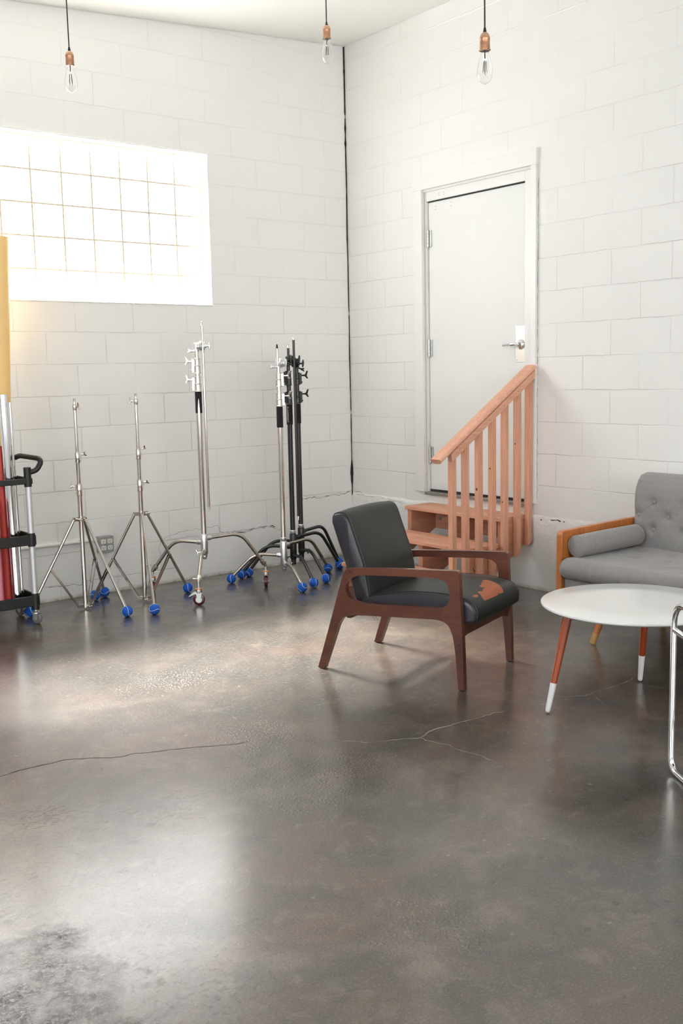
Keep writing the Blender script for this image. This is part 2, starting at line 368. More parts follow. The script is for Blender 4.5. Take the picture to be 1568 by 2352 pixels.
    ruin_n = ramp(nt, noise_(nt, v, 75, 3, 0.8), [(0.44, 0.0), (0.54, 1.0)])
    ruined = math_(nt, 'MULTIPLY', ruined, ramp(nt, noise_(nt, v, 11, 5, 0.7), [(0.36, 0.0), (0.5, 1.0)]))
    c = mix(nt, math_(nt, 'MULTIPLY', holes, 0.75), c, (0.022, 0.020, 0.017))
    c = mix(nt, math_(nt, 'MULTIPLY', math_(nt, 'MULTIPLY', ruined, math_(nt, 'SUBTRACT', 1.0, ruin_n)), 0.95), c, (0.010, 0.010, 0.009))
    c = mix(nt, math_(nt, 'MULTIPLY', chips, 0.4), c, (0.34, 0.30, 0.25))
    c = mix(nt, math_(nt, 'MULTIPLY', math_(nt, 'MULTIPLY', pebble, ramp(nt, vor.outputs['Distance'], [(0.1, 1.0), (0.35, 0.0)])), 0.25), c, (0.30, 0.25, 0.21))
    L(nt, c, b.inputs['Base Color'])
    rr = ramp(nt, noise_(nt, v, 2.6, 5, 0.65, 0.7), [(0.3, 0.34), (0.7, 0.50)])
    b.inputs['Coat Weight'].default_value = 0.80; b.inputs['Coat Roughness'].default_value = 0.21; b.inputs['Coat IOR'].default_value = 1.52
    rr = math_(nt, 'ADD', rr, math_(nt, 'MULTIPLY', ruined, 0.05))
    L(nt, math_(nt, 'SUBTRACT', 1.0, math_(nt, 'MULTIPLY', ruined, math_(nt, 'SUBTRACT', 1.0, math_(nt, 'MULTIPLY', ruin_n, 0.6)))), b.inputs['Coat Weight'])
    L(nt, rr, b.inputs['Roughness']); b.inputs['Specular IOR Level'].default_value = 0.5
    # relief: gentle undulation, grain, pebbles, pits
    grain = noise_(nt, v, 120, 2, 0.6)
    h = math_(nt, 'ADD', math_(nt, 'MULTIPLY', grain, 0.16), math_(nt, 'MULTIPLY', mid, 0.9))
    h = math_(nt, 'ADD', h, math_(nt, 'MULTIPLY', fine, 0.16))
    n0 = bump(nt, None, h, 0.30, 0.006)
    pb = math_(nt, 'MULTIPLY', pebble, ramp(nt, vor.outputs['Distance'], [(0.05, 1.0), (0.45, 0.0)]))
    hh = math_(nt, 'SUBTRACT', math_(nt, 'MULTIPLY', pb, 1.4), math_(nt, 'MULTIPLY', holes, 1.2))
    n0 = bump(nt, None, math_(nt, 'MULTIPLY', ruined, ruin_n), 1.0, 0.009, n0)
    hh = math_(nt, 'ADD', hh, math_(nt, 'MULTIPLY', ramp(nt, noise_(nt, v, 60, 4, 0.7), [(0.56, 0.0), (0.66, 1.0)]), 0.30))
    hh = math_(nt, 'ADD', hh, math_(nt, 'MULTIPLY', chips, 0.6))
    hh = math_(nt, 'SUBTRACT', hh, math_(nt, 'MULTIPLY', math_(nt, 'MULTIPLY', pits, noise_(nt, v, 60, 4)), 1.6))
    bump(nt, b, hh, 0.8, 0.0035, n0)
    return m
M['floor'] = floor_mat()

# ---------------------------------------------------------------- mesh helpers
ORG = {}
def obj(name, bm, mats, parent=None, smooth=40, bevel=0, seg=2, sub=0):
    me = bpy.data.meshes.new(name)
    org = ORG.get(parent.name) if parent is not None else None
    if org is not None: bmesh.ops.translate(bm, verts=bm.verts, vec=-org)
    bmesh.ops.recalc_face_normals(bm, faces=bm.faces)
    bm.to_mesh(me); bm.free()
    o = bpy.data.objects.new(name, me); COL.objects.link(o)
    if not isinstance(mats, (list, tuple)): mats = [mats]
    for m in mats: me.materials.append(M[m] if isinstance(m, str) else m)
    if parent is not None:
        o.parent = parent
        if org is not None: ORG[o.name] = org
    if bevel:
        md = o.modifiers.new('bevel', 'BEVEL'); md.width = bevel; md.segments = seg; md.limit_method = 'ANGLE'; md.angle_limit = math.radians(35)
    if sub:
        md = o.modifiers.new('sub', 'SUBSURF'); md.levels = sub; md.render_levels = sub
    if smooth:
        me.shade_smooth() if hasattr(me, 'shade_smooth') else None
        for p in me.polygons: p.use_smooth = True
        try: me.set_sharp_from_angle(angle=math.radians(smooth))
        except Exception: pass
    return o
def thing(name, label, cat, loc, rotz=0.0, group=None, local=False):
    o = bpy.data.objects.new(name, None); COL.objects.link(o); o.empty_display_size = 0.1
    o.location = loc; o.rotation_euler = (0, 0, rotz); o['label'] = label; o['category'] = cat
    if group: o['group'] = group
    if not local: ORG[o.name] = Vector(loc)
    return o
def struct(o): o['kind'] = 'structure'; return o
def NB(): return bmesh.new()
def box(bm, x0, x1, y0, y1, z0, z1, mi=0, mat=None):
    v = [bm.verts.new(c) for c in ((x0,y0,z0),(x1,y0,z0),(x1,y1,z0),(x0,y1,z0),(x0,y0,z1),(x1,y0,z1),(x1,y1,z1),(x0,y1,z1))]
    if mat is not None:
        for q in v: q.co = mat @ q.co
    for ix in ((0,3,2,1),(4,5,6,7),(0,1,5,4),(1,2,6,5),(2,3,7,6),(3,0,4,7)):
        bm.faces.new([v[i] for i in ix]).material_index = mi
def tube(bm, pts, rad, seg=14, caps=True, mi=0):
    pts = [Vector(p) for p in pts]; n = len(pts)
    rads = rad if isinstance(rad, (list, tuple)) else [rad]*n
    t0 = (pts[1]-pts[0]).normalized()
    a = Vector((0,0,1)) if abs(t0.z) < 0.9 else Vector((1,0,0))
    nx = t0.cross(a).normalized(); rings = []
    for i, p in enumerate(pts):
        if i == 0: t = t0
        elif i == n-1: t = (pts[i]-pts[i-1]).normalized()
        else:
            t = ((pts[i]-pts[i-1]).normalized() + (pts[i+1]-pts[i]).normalized())
            t = t.normalized() if t.length > 1e-6 else t0
        nx = (nx - t*nx.dot(t)).normalized(); ny = t.cross(nx)
        rings.append([bm.verts.new(p + (nx*math.cos(2*PI*k/seg) + ny*math.sin(2*PI*k/seg))*rads[i]) for k in range(seg)])
    for i in range(n-1):
        for k in range(seg):
            fc = bm.faces.new((rings[i][k], rings[i][(k+1)%seg], rings[i+1][(k+1)%seg], rings[i+1][k])); fc.material_index = mi; fc.smooth = True
    if caps:
        bm.faces.new(rings[0][::-1]).material_index = mi; bm.faces.new(rings[-1]).material_index = mi
def cyl(bm, p0, p1, r, seg=20, mi=0): tube(bm, [p0, p1], r, seg, True, mi)
def lathe(bm, prof, origin=(0,0,0), seg=28, mat=None, mi=0):
    o = Vector(origin); rings = []
    for (rr, z) in prof:
        if rr < 1e-6: rings.append([bm.verts.new(o+Vector((0,0,z)))])
        else: rings.append([bm.verts.new(o+Vector((rr*math.cos(2*PI*k/seg), rr*math.sin(2*PI*k/seg), z))) for k in range(seg)])
    for a, b in zip(rings, rings[1:]):
        for k in range(seg):
            k2 = (k+1) % seg
            if len(a) == 1 and len(b) == 1: continue
            if len(a) == 1: fc = bm.faces.new((a[0], b[k2], b[k]))
            elif len(b) == 1: fc = bm.faces.new((a[k], a[k2], b[0]))
            else: fc = bm.faces.new((a[k], a[k2], b[k2], b[k]))
            fc.material_index = mi
    if mat is not None:
        for ring in rings:
            for q in ring: q.co = mat @ q.co
def prism(bm, poly, w0, w1, fn, mi=0, hole=None):
    """extrude a 2D polygon; fn(a, b, w) -> 3D point; optional hole with the same winding"""
    def ring(pl, w): return [bm.verts.new(fn(a, b, w)) for a, b in pl]
    if hole is None:
        A, B = ring(poly, w0), ring(poly, w1)
        bm.faces.new(A).material_index = mi; bm.faces.new(B[::-1]).material_index = mi
        for k in range(len(poly)):
            k2 = (k+1) % len(poly); bm.faces.new((A[k], B[k], B[k2], A[k2])).material_index = mi
    else:
        for w in (w0, w1):
            pass
        e = {}
        for w in (w0, w1):
            R1, R2 = ring(poly, w), ring(hole, w); e[w] = (R1, R2)
            edges = []
            for R in (R1, R2):
                for k in range(len(R)): edges.append(bm.edges.new((R[k], R[(k+1) % len(R)])))
            res = bmesh.ops.triangle_fill(bm, edges=edges, use_beauty=True, use_dissolve=False)
        for j in (0, 1):
            A, B = e[w0][j], e[w1][j]
            for k in range(len(A)):
                k2 = (k+1) % len(A); bm.faces.new((A[k], B[k], B[k2], A[k2])).material_index = mi
def smooth_poly(pts, it=2):
    for _ in range(it):
        out = []
        for k in range(len(pts)):
            a, b = pts[k], pts[(k+1) % len(pts)]
            out.append((a[0]*.75+b[0]*.25, a[1]*.75+b[1]*.25)); out.append((a[0]*.25+b[0]*.75, a[1]*.25+b[1]*.75))
        pts = out
    return pts
def round_poly(pts, rad, seg=4):
    """fillet every corner; pts entries (x,y) or (x,y,r)"""
    out = []; n = len(pts)
    for k in range(n):
        p = Vector(pts[k][:2]); a = Vector(pts[k-1][:2]); c = Vector(pts[(k+1) % n][:2])
        rr = pts[k][2] if len(pts[k]) > 2 else rad
        d1 = (a-p); d2 = (c-p); l = min(rr, d1.length*0.48, d2.length*0.48)
        if l < 1e-5: out.append((p.x, p.y)); continue
        s = p + d1.normalized()*l; t = p + d2.normalized()*l
        for i in range(seg+1):
            q = i/seg; w = s*(1-q)**2 + p*2*q*(1-q) + t*q*q; out.append((w.x, w.y))
    return out
def fillet3(pts, rad, seg=8):
    pts = [Vector(p) for p in pts]; out = [pts[0]]
    for k in range(1, len(pts)-1):
        p, a, c = pts[k], pts[k-1], pts[k+1]
        rr = rad[k-1] if isinstance(rad, (list, tuple)) else rad
        l = min(rr, (a-p).length*0.49, (c-p).length*0.49)
        s = p + (a-p).normalized()*l; t = p + (c-p).normalized()*l
        for i in range(seg+1):
            q = i/seg; out.append(s*(1-q)**2 + p*2*q*(1-q) + t*q*q)
    out.append(pts[-1]); return out
def axis_mat(origin, direction):
    d = Vector(direction).normalized()
    return Matrix.Translation(Vector(origin)) @ d.to_track_quat('Z', 'Y').to_matrix().to_4x4()

# ================================================================ SETTING
CEIL = lambda x: 3.85 + 0.068*x
XL, YF = -8.0, -9.5
WX0, WX1, WZ0, WZ1 = -3.465, -1.226, 1.918, 2.936
# floor
bm = NB(); v = [bm.verts.new(c) for c in ((XL-0.1, YF-0.1, 0), (0.1, YF-0.1, 0), (0.1, 0.1, 0), (XL-0.1, 0.1, 0))]; bm.faces.new(v)
floor = struct(obj('floor', bm, 'floor', smooth=0))
def strip_path(bm, pts, wd, z, wob=0.4, axis='z'):
    """thin irregular ribbon along a polyline, refined with jitter"""
    P = [Vector(p) for p in pts]; R = []
    for a, b in zip(P, P[1:]):
        n = max(2, int((b-a).length/0.012))
        for i in range(n):
            q = a.lerp(b, i/n); R.append(q)
    R.append(P[-1]); L2, R2 = [], []
    for i, q in enumerate(R):
        d = (R[min(i+1, len(R)-1)] - R[max(i-1, 0)]).normalized(); nn = Vector((-d.y, d.x))
        q = q + nn*(noise.noise(Vector((q.x*30, q.y*30, 3)))*0.010 + noise.noise(Vector((q.x*110, q.y*110, 5)))*0.004)
        ww = wd*max(0.12, 0.45 + wob*(1+noise.noise(Vector((q.x*25, q.y*25, 9)))*2.6))*(0.35 if i in (0, len(R)-1) else 1)
        a, b = q+nn*ww/2, q-nn*ww/2
        if axis == 'z': L2.append(bm.verts.new((a.x, a.y, z))); R2.append(bm.verts.new((b.x, b.y, z)))
        elif axis == 'y': L2.append(bm.verts.new((a.x, z, a.y))); R2.append(bm.verts.new((b.x, z, b.y)))
        else: L2.append(bm.verts.new((z, a.x, a.y))); R2.append(bm.verts.new((z, b.x, b.y)))
    for i in range(len(L2)-1): bm.faces.new((L2[i], R2[i], R2[i+1], L2[i+1]))
CRA = [(-3.98,-2.76),(-3.823,-2.709),(-3.77,-2.696),(-3.719,-2.691),(-3.656,-2.701),(-3.574,-2.71),(-3.516,-2.737),(-3.464,-2.777),(-3.412,-2.817),(-3.36,-2.821),(-3.298,-2.845),(-3.221,-2.876),(-3.148,-2.915),(-3.088,-2.944),(-3.029,-2.977),(-2.98,-2.995),(-2.936,-3.008)]
CRB = [(-2.895,-3.051),(-2.825,-3.099),(-2.765,-3.133),(-2.71,-3.188),(-2.661,-3.25),(-2.603,-3.313),(-2.547,-3.351),(-2.48,-3.378),(-2.413,-3.418),(-2.341,-3.39),(-2.297,-3.382),(-2.236,-3.394),(-2.16,-3.392),(-2.098,-3.405),(-2.03,-3.401),(-1.928,-3.417)]
CRC = [(-2.413,-3.418),(-2.41,-3.465),(-2.398,-3.513),(-2.386,-3.548),(-2.393,-3.627),(-2.375,-3.666),(-2.376,-3.723),(-2.371,-3.762)]
CRD = [(-1.627,-3.445),(-1.561,-3.487),(-1.517,-3.511),(-1.461,-3.502),(-1.348,-3.51),(-1.253,-3.51),(-1.135,-3.49)]
CRE = [(-1.498,-3.519),(-1.513,-3.578),(-1.551,-3.631),(-1.559,-3.67)]
bm = NB(); strip_path(bm, CRA, 0.0044, 0.0006); strip_path(bm, CRB[:5], 0.0022, 0.0006); obj('dark_crack', bm, 'crack_dark', floor, 0)
bm = NB(); strip_path(bm, CRB, 0.0046, 0.0005)
for c_ in (CRC, CRD): strip_path(bm, c_, 0.0034, 0.0005)
strip_path(bm, CRE, 0.002, 0.0005)
obj('pale_crack', bm, 'crack_light', floor, 0)

# back wall (glass block window wall), with opening
bm = NB()
box(bm, XL-0.1, WX0, 0, 0.22, -0.05, 4.7); box(bm, WX1, 0.25, 0, 0.22, -0.05, 4.7)
box(bm, WX0, WX1, 0, 0.22, -0.05, WZ0); box(bm, WX0, WX1, 0, 0.22, WZ1, 4.7)
wb = struct(obj('wall_back', bm, 'wall_back', smooth=0))
# chipped, built-up plaster edge round the opening
def ragged(bm, a, b, inward, n=90, wd=0.012, axis='x'):
    vs = []
    for i in range(n+1):
        t = i/n; q = a + (b-a)*t
        k = noise.noise(Vector((q*7, 2.1, 0)))*0.5 + noise.noise(Vector((q*31, 0, 5)))*0.35
        vs.append((q, wd*(1+k)))
    return vs
bm = NB()
def rag_strip(bm, seq, horizontal, pos, sgn, y0=-0.006, y1=0.03):
    A = [];
    for q, wd in seq:
        o = pos + sgn*wd; i = pos - sgn*0.002
        P = ((q, o), (q, i)) if horizontal else ((o, q), (i, q))
        A.append([bm.verts.new((P[0][0], 0.001, P[0][1])), bm.verts.new((P[1][0]*0.5+P[0][0]*0.5, y0, P[1][1]*0.5+P[0][1]*0.5)), bm.verts.new((P[1][0], y0+0.002, P[1][1])), bm.verts.new((P[1][0], y1, P[1][1]))])
    for a, b in zip(A, A[1:]):
        for j in range(3): bm.faces.new((a[j], b[j], b[j+1], a[j+1]))
rag_strip(bm, ragged(bm, WX0, WX1+0.01, 1), True, WZ1, 1)
rag_strip(bm, ragged(bm, WZ0-0.01, WZ1+0.01, 1), False, WX1, 1)
rag_strip(bm, ragged(bm, WX0, WX1, 1, wd=0.008), True, WZ0, -1)
obj('plaster_edge', bm, 'reveal', wb, 60)
# cracks in the back wall
bm = NB()
WA = [(-1.689,0.314),(-1.568,0.349),(-1.463,0.353),(-1.303,0.351),(-1.248,0.361),(-1.232,0.312),(-1.141,0.295),(-1.029,0.282),(-0.914,0.299),(-0.828,0.306),(-0.758,0.291),(-0.7,0.265),(-0.66,0.247)]
strip_path(bm, WA, 0.0022, -0.0012, 0.4, 'y')
strip_path(bm, [(-1.12,0.300),(-1.03,0.289),(-0.93,0.306),(-0.83,0.313),(-0.75,0.298)], 0.005, -0.0014, 0.5, 'y')
strip_path(bm, [(-0.511,0.472),(-0.449,0.487),(-0.303,0.477),(-0.217,0.486),(-0.088,0.488),(-0.017,0.506)], 0.0032, -0.0012, 0.4, 'y')
strip_path(bm, [(-0.46,0.478),(-0.36,0.492),(-0.25,0.487),(-0.15,0.498),(-0.03,0.492)], 0.002, -0.0012, 0.4, 'y')
strip_path(bm, [(-2.534,0.094),(-2.416,0.091),(-2.311,0.081),(-2.249,0.099),(-2.219,0.083)], 0.003, -0.0012, 0.4, 'y')
strip_path(bm, [(-1.72,0.06),(-1.715,0.16),(-1.725,0.26),(-1.70,0.33)], 0.0022, -0.0012, 0.4, 'y')
obj('wall_crack', bm, 'wall_crack', wb, 0)
# open joint in the room corner: dark irregular gap
bm = NB(); A = []
for i in range(241):
    z = 0.47 + (3.845-0.47)*i/240
    base = 0.0085 + 0.004*noise.noise(Vector((0, z*2.3, 1))) + 0.003*noise.noise(Vector((0, z*17, 4)))
    base *= max(0.35, min(1.25, 0.55 + 0.22*z)) if z > 0.85 else 0.8
    if abs(z-3.34) < 0.014 or abs(z-1.885) < 0.014 or abs(z-1.12) < 0.015: base = 0.0015
    if abs(z-3.26) < 0.03: base += 0.010*(1-abs(z-3.26)/0.03)
    if abs(z-3.67) < 0.012 or abs(z-3.15) < 0.012: base += 0.007
    if 0.56 < z < 0.74: base = 0.012 + 0.018*math.sin((z-0.56)/0.18*PI) * (1 + 0.6*noise.noise(Vector((3, z*30, 0))))
    if z < 0.56: base = 0.006 + 0.006*abs(noise.noise(Vector((3, z*40, 0))))
    c0 = -0.006 + 0.005*noise.noise(Vector((7, z*3, 0)))
    A.append((bm.verts.new((c0-base/2, -0.0016, z)), bm.verts.new((min(c0+base/2, -0.0005) , -0.0016, z)), bm.verts.new((-0.0016, -max(0.001, base*0.45), z))))
for a, b in zip(A, A[1:]):
    bm.faces.new((a[0], a[1], b[1], b[0])); bm.faces.new((a[1], a[2], b[2], b[1]))
obj('corner_crack', bm, 'dark_gap', wb, 0)

# right wall (door wall), with a door opening
DY0, DY1, DZ0, DZ1 = -1.86, -0.85, 0.545, 2.665
bm = NB()
box(bm, 0, 0.22, DY1, 0.0, -0.05, 4.7); box(bm, 0, 0.22, YF-0.1, DY0, -0.05, 4.7)
box(bm, 0, 0.22, DY0, DY1, -0.05, DZ0); box(bm, 0, 0.22, DY0, DY1, DZ1, 4.7)
wr = struct(obj('wall_right', bm, 'wall_right', smooth=0))
# rough concrete ledge under the block courses
bm = NB(); A = []
for i in range(161):
    y = -0.005 - 4.2*i/160
    zz = 0.480 + 0.012*noise.noise(Vector((y*5, 0, 2))) + 0.006*noise.noise(Vector((y*27, 0, 7)))
    pr = (0.009 if y > -1.9 else 0.0035) + 0.003*noise.noise(Vector((y*9, 3, 0)))
    A.append([bm.verts.new((0.0, y, zz+0.012)), bm.verts.new((-pr*0.5, y, zz+0.004)), bm.verts.new((-pr, y, zz-0.012)), bm.verts.new((-pr*0.6, y, zz-0.05)), bm.verts.new((0.0, y, zz-0.11))])
for a, b in zip(A, A[1:]):
    for j in range(4): bm.faces.new((a[j], a[j+1], b[j+1], b[j]))
obj('plaster_ledge', bm, 'reveal', wr, 60)
bm = NB()
strip_path(bm, [(-1.938,0.468),(-1.952,0.464)], 0.012, -0.008, 0.4, 'x'); strip_path(bm, [(-2.02,0.476),(-2.06,0.476),(-2.108,0.473)], 0.006, -0.008, 0.4, 'x')
strip_path(bm, [(-2.126,0.474),(-2.136,0.470)], 0.012, -0.008, 0.4, 'x')
obj('dark_chip', bm, 'dark_gap', wr, 0)
bm = NB(); strip_path(bm, [(-0.06,0.485),(-0.2,0.475),(-0.35,0.485),(-0.5,0.470),(-0.62,0.462)], 0.0022, -0.0155, 0.4, 'x')
strip_path(bm, [(-0.02,0.508),(-0.12,0.495)], 0.003, -0.002, 0.4, 'x'); obj('wall_crack', bm, 'wall_crack', wr, 0)

# unseen left and front walls; their glowing windows are added as fill light
def fill_window_wall(name, axis, opening, wname, matname):
    a0, a1, z0, z1 = opening; bm = NB()
    if axis == 'x':
        for (p, q, s, t) in ((YF-0.1, a0, -0.05, 4.7), (a1, 0.0, -0.05, 4.7), (a0, a1, -0.05, z0), (a0, a1, z1, 4.7)): box(bm, XL-0.22, XL, p, q, s, t)
    else:
        for (p, q, s, t) in ((XL, a0, -0.05, 4.7), (a1, 0.0, -0.05, 4.7), (a0, a1, -0.05, z0), (a0, a1, z1, 4.7)): box(bm, p, q, YF-0.22, YF, s, t)
    struct(obj(name, bm, 'wall_plain', smooth=0))
    W = bpy.data.objects.new(wname, None); COL.objects.link(W); W['kind'] = 'structure'
    bm = NB(); fr = NB(); n = 4; d = 0.12
    if axis == 'x':
        box(bm, XL-d-0.01, XL-d, a0, a1, z0, z1)
        for k in range(n+1):
            c = a0+(a1-a0)*k/n; c = min(max(c, a0+0.025), a1-0.025); box(fr, XL-d, XL-d+0.05, c-0.025, c+0.025, z0, z1)
        for z in (z0+0.025, (z0+z1)/2, z1-0.025): box(fr, XL-d, XL-d+0.045, a0, a1, z-0.025, z+0.025)
    else:
        box(bm, a0, a1, YF-d-0.01, YF-d, z0, z1)
        for k in range(n+1):
            c = a0+(a1-a0)*k/n; c = min(max(c, a0+0.025), a1-0.025); box(fr, c-0.025, c+0.025, YF-d, YF-d+0.05, z0, z1)
        for z in (z0+0.025, (z0+z1)/2, z1-0.025): box(fr, a0, a1, YF-d, YF-d+0.045, z-0.025, z+0.025)
    obj('fill_pane', bm, matname, W, 0); obj('fill_window_frame', fr, 'casing', W, 0)
fill_window_wall('wall_left', 'x', (-7.6, -3.0, 0.9, 3.1), 'fill_window_2', 'side_fill_glass')
fill_window_wall('wall_front', 'y', (-7.0, -1.0, 0.8, 3.1), 'fill_window_3', 'front_fill_glass')

# ceiling: follows the slope of the roof, stops just short of the walls
bm = NB(); x1, x0 = -0.004, XL
V8 = [bm.verts.new(c) for c in ((x0, YF, CEIL(x0)), (x1, YF, CEIL(x1)), (x1, -0.005, CEIL(x1)), (x0, -0.005, CEIL(x0)), (x0, YF, CEIL(x0)+.1), (x1, YF, CEIL(x1)+.1), (x1, -0.005, CEIL(x1)+.1), (x0, -0.005, CEIL(x0)+.1))]
for ix in ((0,1,2,3),(7,6,5,4),(0,4,5,1),(1,5,6,2),(2,6,7,3),(3,7,4,0)): bm.faces.new([V8[i] for i in ix])
struct(obj('ceiling', bm, 'ceiling', smooth=0))
# window 1: glass blocks
W1 = bpy.data.objects.new('window_1', None); COL.objects.link(W1); W1['kind'] = 'structure'
bm = NB(); g = 0.0055
for c in range(11):
    for rr in range(5):
        xa, xb = WX0 + 0.2032*c + g, WX0 + 0.2032*(c+1) - g; zb, za = 2.934 - 0.2032*rr - g, 2.934 - 0.2032*(rr+1) + g
        cx, cz = (xa+xb)/2, (za+zb)/2; hx, hz = (xb-xa)/2, (zb-za)/2; rings = []
        for s, yy in ((1.0, 0.106), (0.985, 0.1005), (0.95, 0.099), (0.55, 0.0995)):
            rings.append([bm.verts.new((cx+sx*hx*s, yy, cz+sz*hz*s)) for sx, sz in ((-1,-1),(1,-1),(1,1),(-1,1))])
        for A, B in zip(rings, rings[1:]):
            for k in range(4): bm.faces.new((A[k], A[(k+1)%4], B[(k+1)%4], B[k]))
        bm.faces.new(rings[-1])
obj('glass_blocks', bm, 'block_glass', W1, 25)
bm = NB()
for c in range(12):
    xc = WX0 + 0.2032*c; wv_ = g-0.0003
    box(bm, xc-wv_, xc+wv_, 0.0945, 0.116, WZ0, WZ1)
for rr in range(6):
    zc_ = 2.934 - 0.2032*rr; box(bm, WX0, WX1, 0.0942, 0.1155, zc_-wv_, zc_+wv_)
obj('mortar', bm, 'mortar', W1, 0)

# ---------------------------------------------------------------- door 1
D1 = bpy.data.objects.new('door_1', None); COL.objects.link(D1); D1['kind'] = 'structure'
bm = NB(); box(bm, 0.03, 0.075, -1.777, -0.874, 0.582, 2.594); obj('door_slab', bm, 'door', D1, 0, 0.002)
bm = NB()   # casing boards, jambs and stops
box(bm, -0.020, 0.0, -1.900, -1.857, 0.566, 2.680)
box(bm, -0.020, 0.0, -0.853, -0.765, 0.566, 2.680)
box(bm, -0.022, 0.0, -1.903, -0.760, 2.680, 2.781)
obj('door_casing', bm, 'casing', D1, 0, 0.0015)
bm = NB()
box(bm, 0.012, 0.16, -1.8565, -1.782, 0.566, 2.6795); box(bm, 0.012, 0.16, -0.8695, -0.8535, 0.566, 2.6795); box(bm, 0.0125, 0.16, -1.7815, -0.870, 2.602, 2.679)
# recess of the frame face: hinge side and head step back
obj('door_frame', bm, 'casing', D1, 0, 0.001)
bm = NB(); box(bm, 0.08, 0.15, -1.857, -0.853, 0.55, 2.67); obj('dark_backing', bm, 'dark_gap', D1, 0)
bm = NB(); box(bm, -0.024, 0.15, -1.85, -0.86, 0.546, 0.566); obj('threshold', bm, 'threshold', D1, 0, 0.003)
bm = NB(); box(bm, 0.026, 0.032, -1.777, -0.874, 0.5665, 0.582); obj('door_gap', bm, 'dark_gap', D1, 0)
bm = NB(); box(bm, 0.0265, 0.0295, -1.777, -0.874, 2.5935, 2.6005); obj('head_gap', bm, 'dark_gap', D1, 0)
for (za, zb) in ((2.292, 2.405), (1.534, 1.650), (0.773, 0.887)):
    bm = NB()
    h3 = (zb-za)/5
    for k in range(5): cyl(bm, (0.016, -0.880, za+h3*k+0.001), (0.016, -0.880, za+h3*(k+1)-0.001), 0.0075, 14)
    cyl(bm, (0.016, -0.880, za-0.004), (0.016, -0.880, za), 0.005, 10); cyl(bm, (0.016, -0.880, zb), (0.016, -0.880, zb+0.004), 0.005, 10)
    box(bm, 0.024, 0.0295, -0.905, -0.870, za, zb)
    obj('hinge', bm, 'zinc', D1, 40)
bm = NB(); box(bm, 0.0265, 0.030, -1.774, -1.692, 1.474, 1.705); pl = obj('handle_plate', bm, 'satin', D1, 0, 0.001)
bm = NB()
for z in (1.488, 1.690): cyl(bm, (0.027, -1.703, z), (0.0245, -1.703, z), 0.004, 12)
obj('plate_screw', bm, 'zinc', pl, 40)
bm = NB()
lathe(bm, [(0.0, 0.0), (0.034, 0.0), (0.034, 0.004), (0.028, 0.012), (0.016, 0.018), (0.013, 0.045), (0.0, 0.046)], mat=axis_mat((0.028, -1.738, 1.588), (-1, 0, 0)))
tube(bm, fillet3([(-0.012, -1.738, 1.588), (-0.024, -1.732, 1.589), (-0.026, -1.70, 1.588), (-0.020, -1.625, 1.584)], 0.01, 4), [0.012]*6+[0.0115]*4+[0.010, 0.009], 14)
cyl(bm, (-0.018, -1.738, 1.588), (-0.028, -1.738, 1.588), 0.007, 12)
obj('door_handle', bm, 'chrome', D1, 40)
bm = NB()
for (y, z) in ((-0.948,2.561),(-0.947,2.542),(-1.099,2.571),(-1.099,2.545)): cyl(bm, (0.0302, y, z), (0.0292, y, z), 0.0025, 8)
for (y, z) in ((-1.033,2.624),(-1.033,2.612),(-1.077,2.625),(-1.077,2.611)): cyl(bm, (-0.0175, y, z+.01), (-0.0185, y, z+.01), 0.0025, 8)
obj('screw_holes', bm, 'slot', D1, 0)
# thin dark line of old caulk beside the right casing
bm = NB(); strip_path(bm, [(-1.9025, 0.6), (-1.9025, 2.6)], 0.0022, -0.0012, 0.5, 'x'); obj('caulk_line', bm, 'wall_crack', D1, 0)

# ================================================================ ELECTRICAL BOX
T = thing('outlet_box', 'grey steel box with four white sockets on the back wall behind the left light stand', 'electrical outlet', (-2.137, -0.001, 0.335))
bm = NB(); box(bm, -2.187, -2.087, -0.052, -0.001, 0.281, 0.390); obj('box_body', bm, 'outlet_box', T, 0, 0.003)
bm = NB(); box(bm, -2.187, -2.087, -0.056, -0.052, 0.281, 0.390); obj('cover_plate', bm, 'outlet_box', T, 0, 0.001)
for x in (-2.160, -2.114):
    for z in (0.357, 0.314):
        bm = NB(); prism(bm, round_poly([(x-.017, z-.0145), (x+.017, z-.0145), (x+.017, z+.0145), (x-.017, z+.0145)], .008), -0.0585, -0.055, lambda a, b, c: (a, c, b))
        q = obj('receptacle', bm, 'outlet_face', T, 40)
        bm = NB(); box(bm, x-.0075, x-.005, -0.0592, -0.058, z-.002, z+.008); box(bm, x+.005, x+.0075, -0.0592, -0.058, z-.002, z+.008)
        cyl(bm, (x, -0.058, z-.008), (x, -0.0592, z-.008), .0028, 10); obj('slots', bm, 'slot', q, 0)
T = thing('conduit_pipe', 'thin white conduit running left along the back wall from the grey socket box', 'pipe', (-2.9, -0.012, 0.372))
bm = NB(); cyl(bm, (-4.2, -0.0125, 0.3745), (-2.188, -0.0125, 0.368), 0.0115, 14); obj('pipe', bm, 'paint_pipe', T, 50)
for x in (-2.30, -3.1):
    bm = NB(); box(bm, x-.01, x+.01, -0.026, -0.0005, 0.357, 0.383); obj('pipe_clip', bm, 'paint_pipe', T, 0, 0.002)

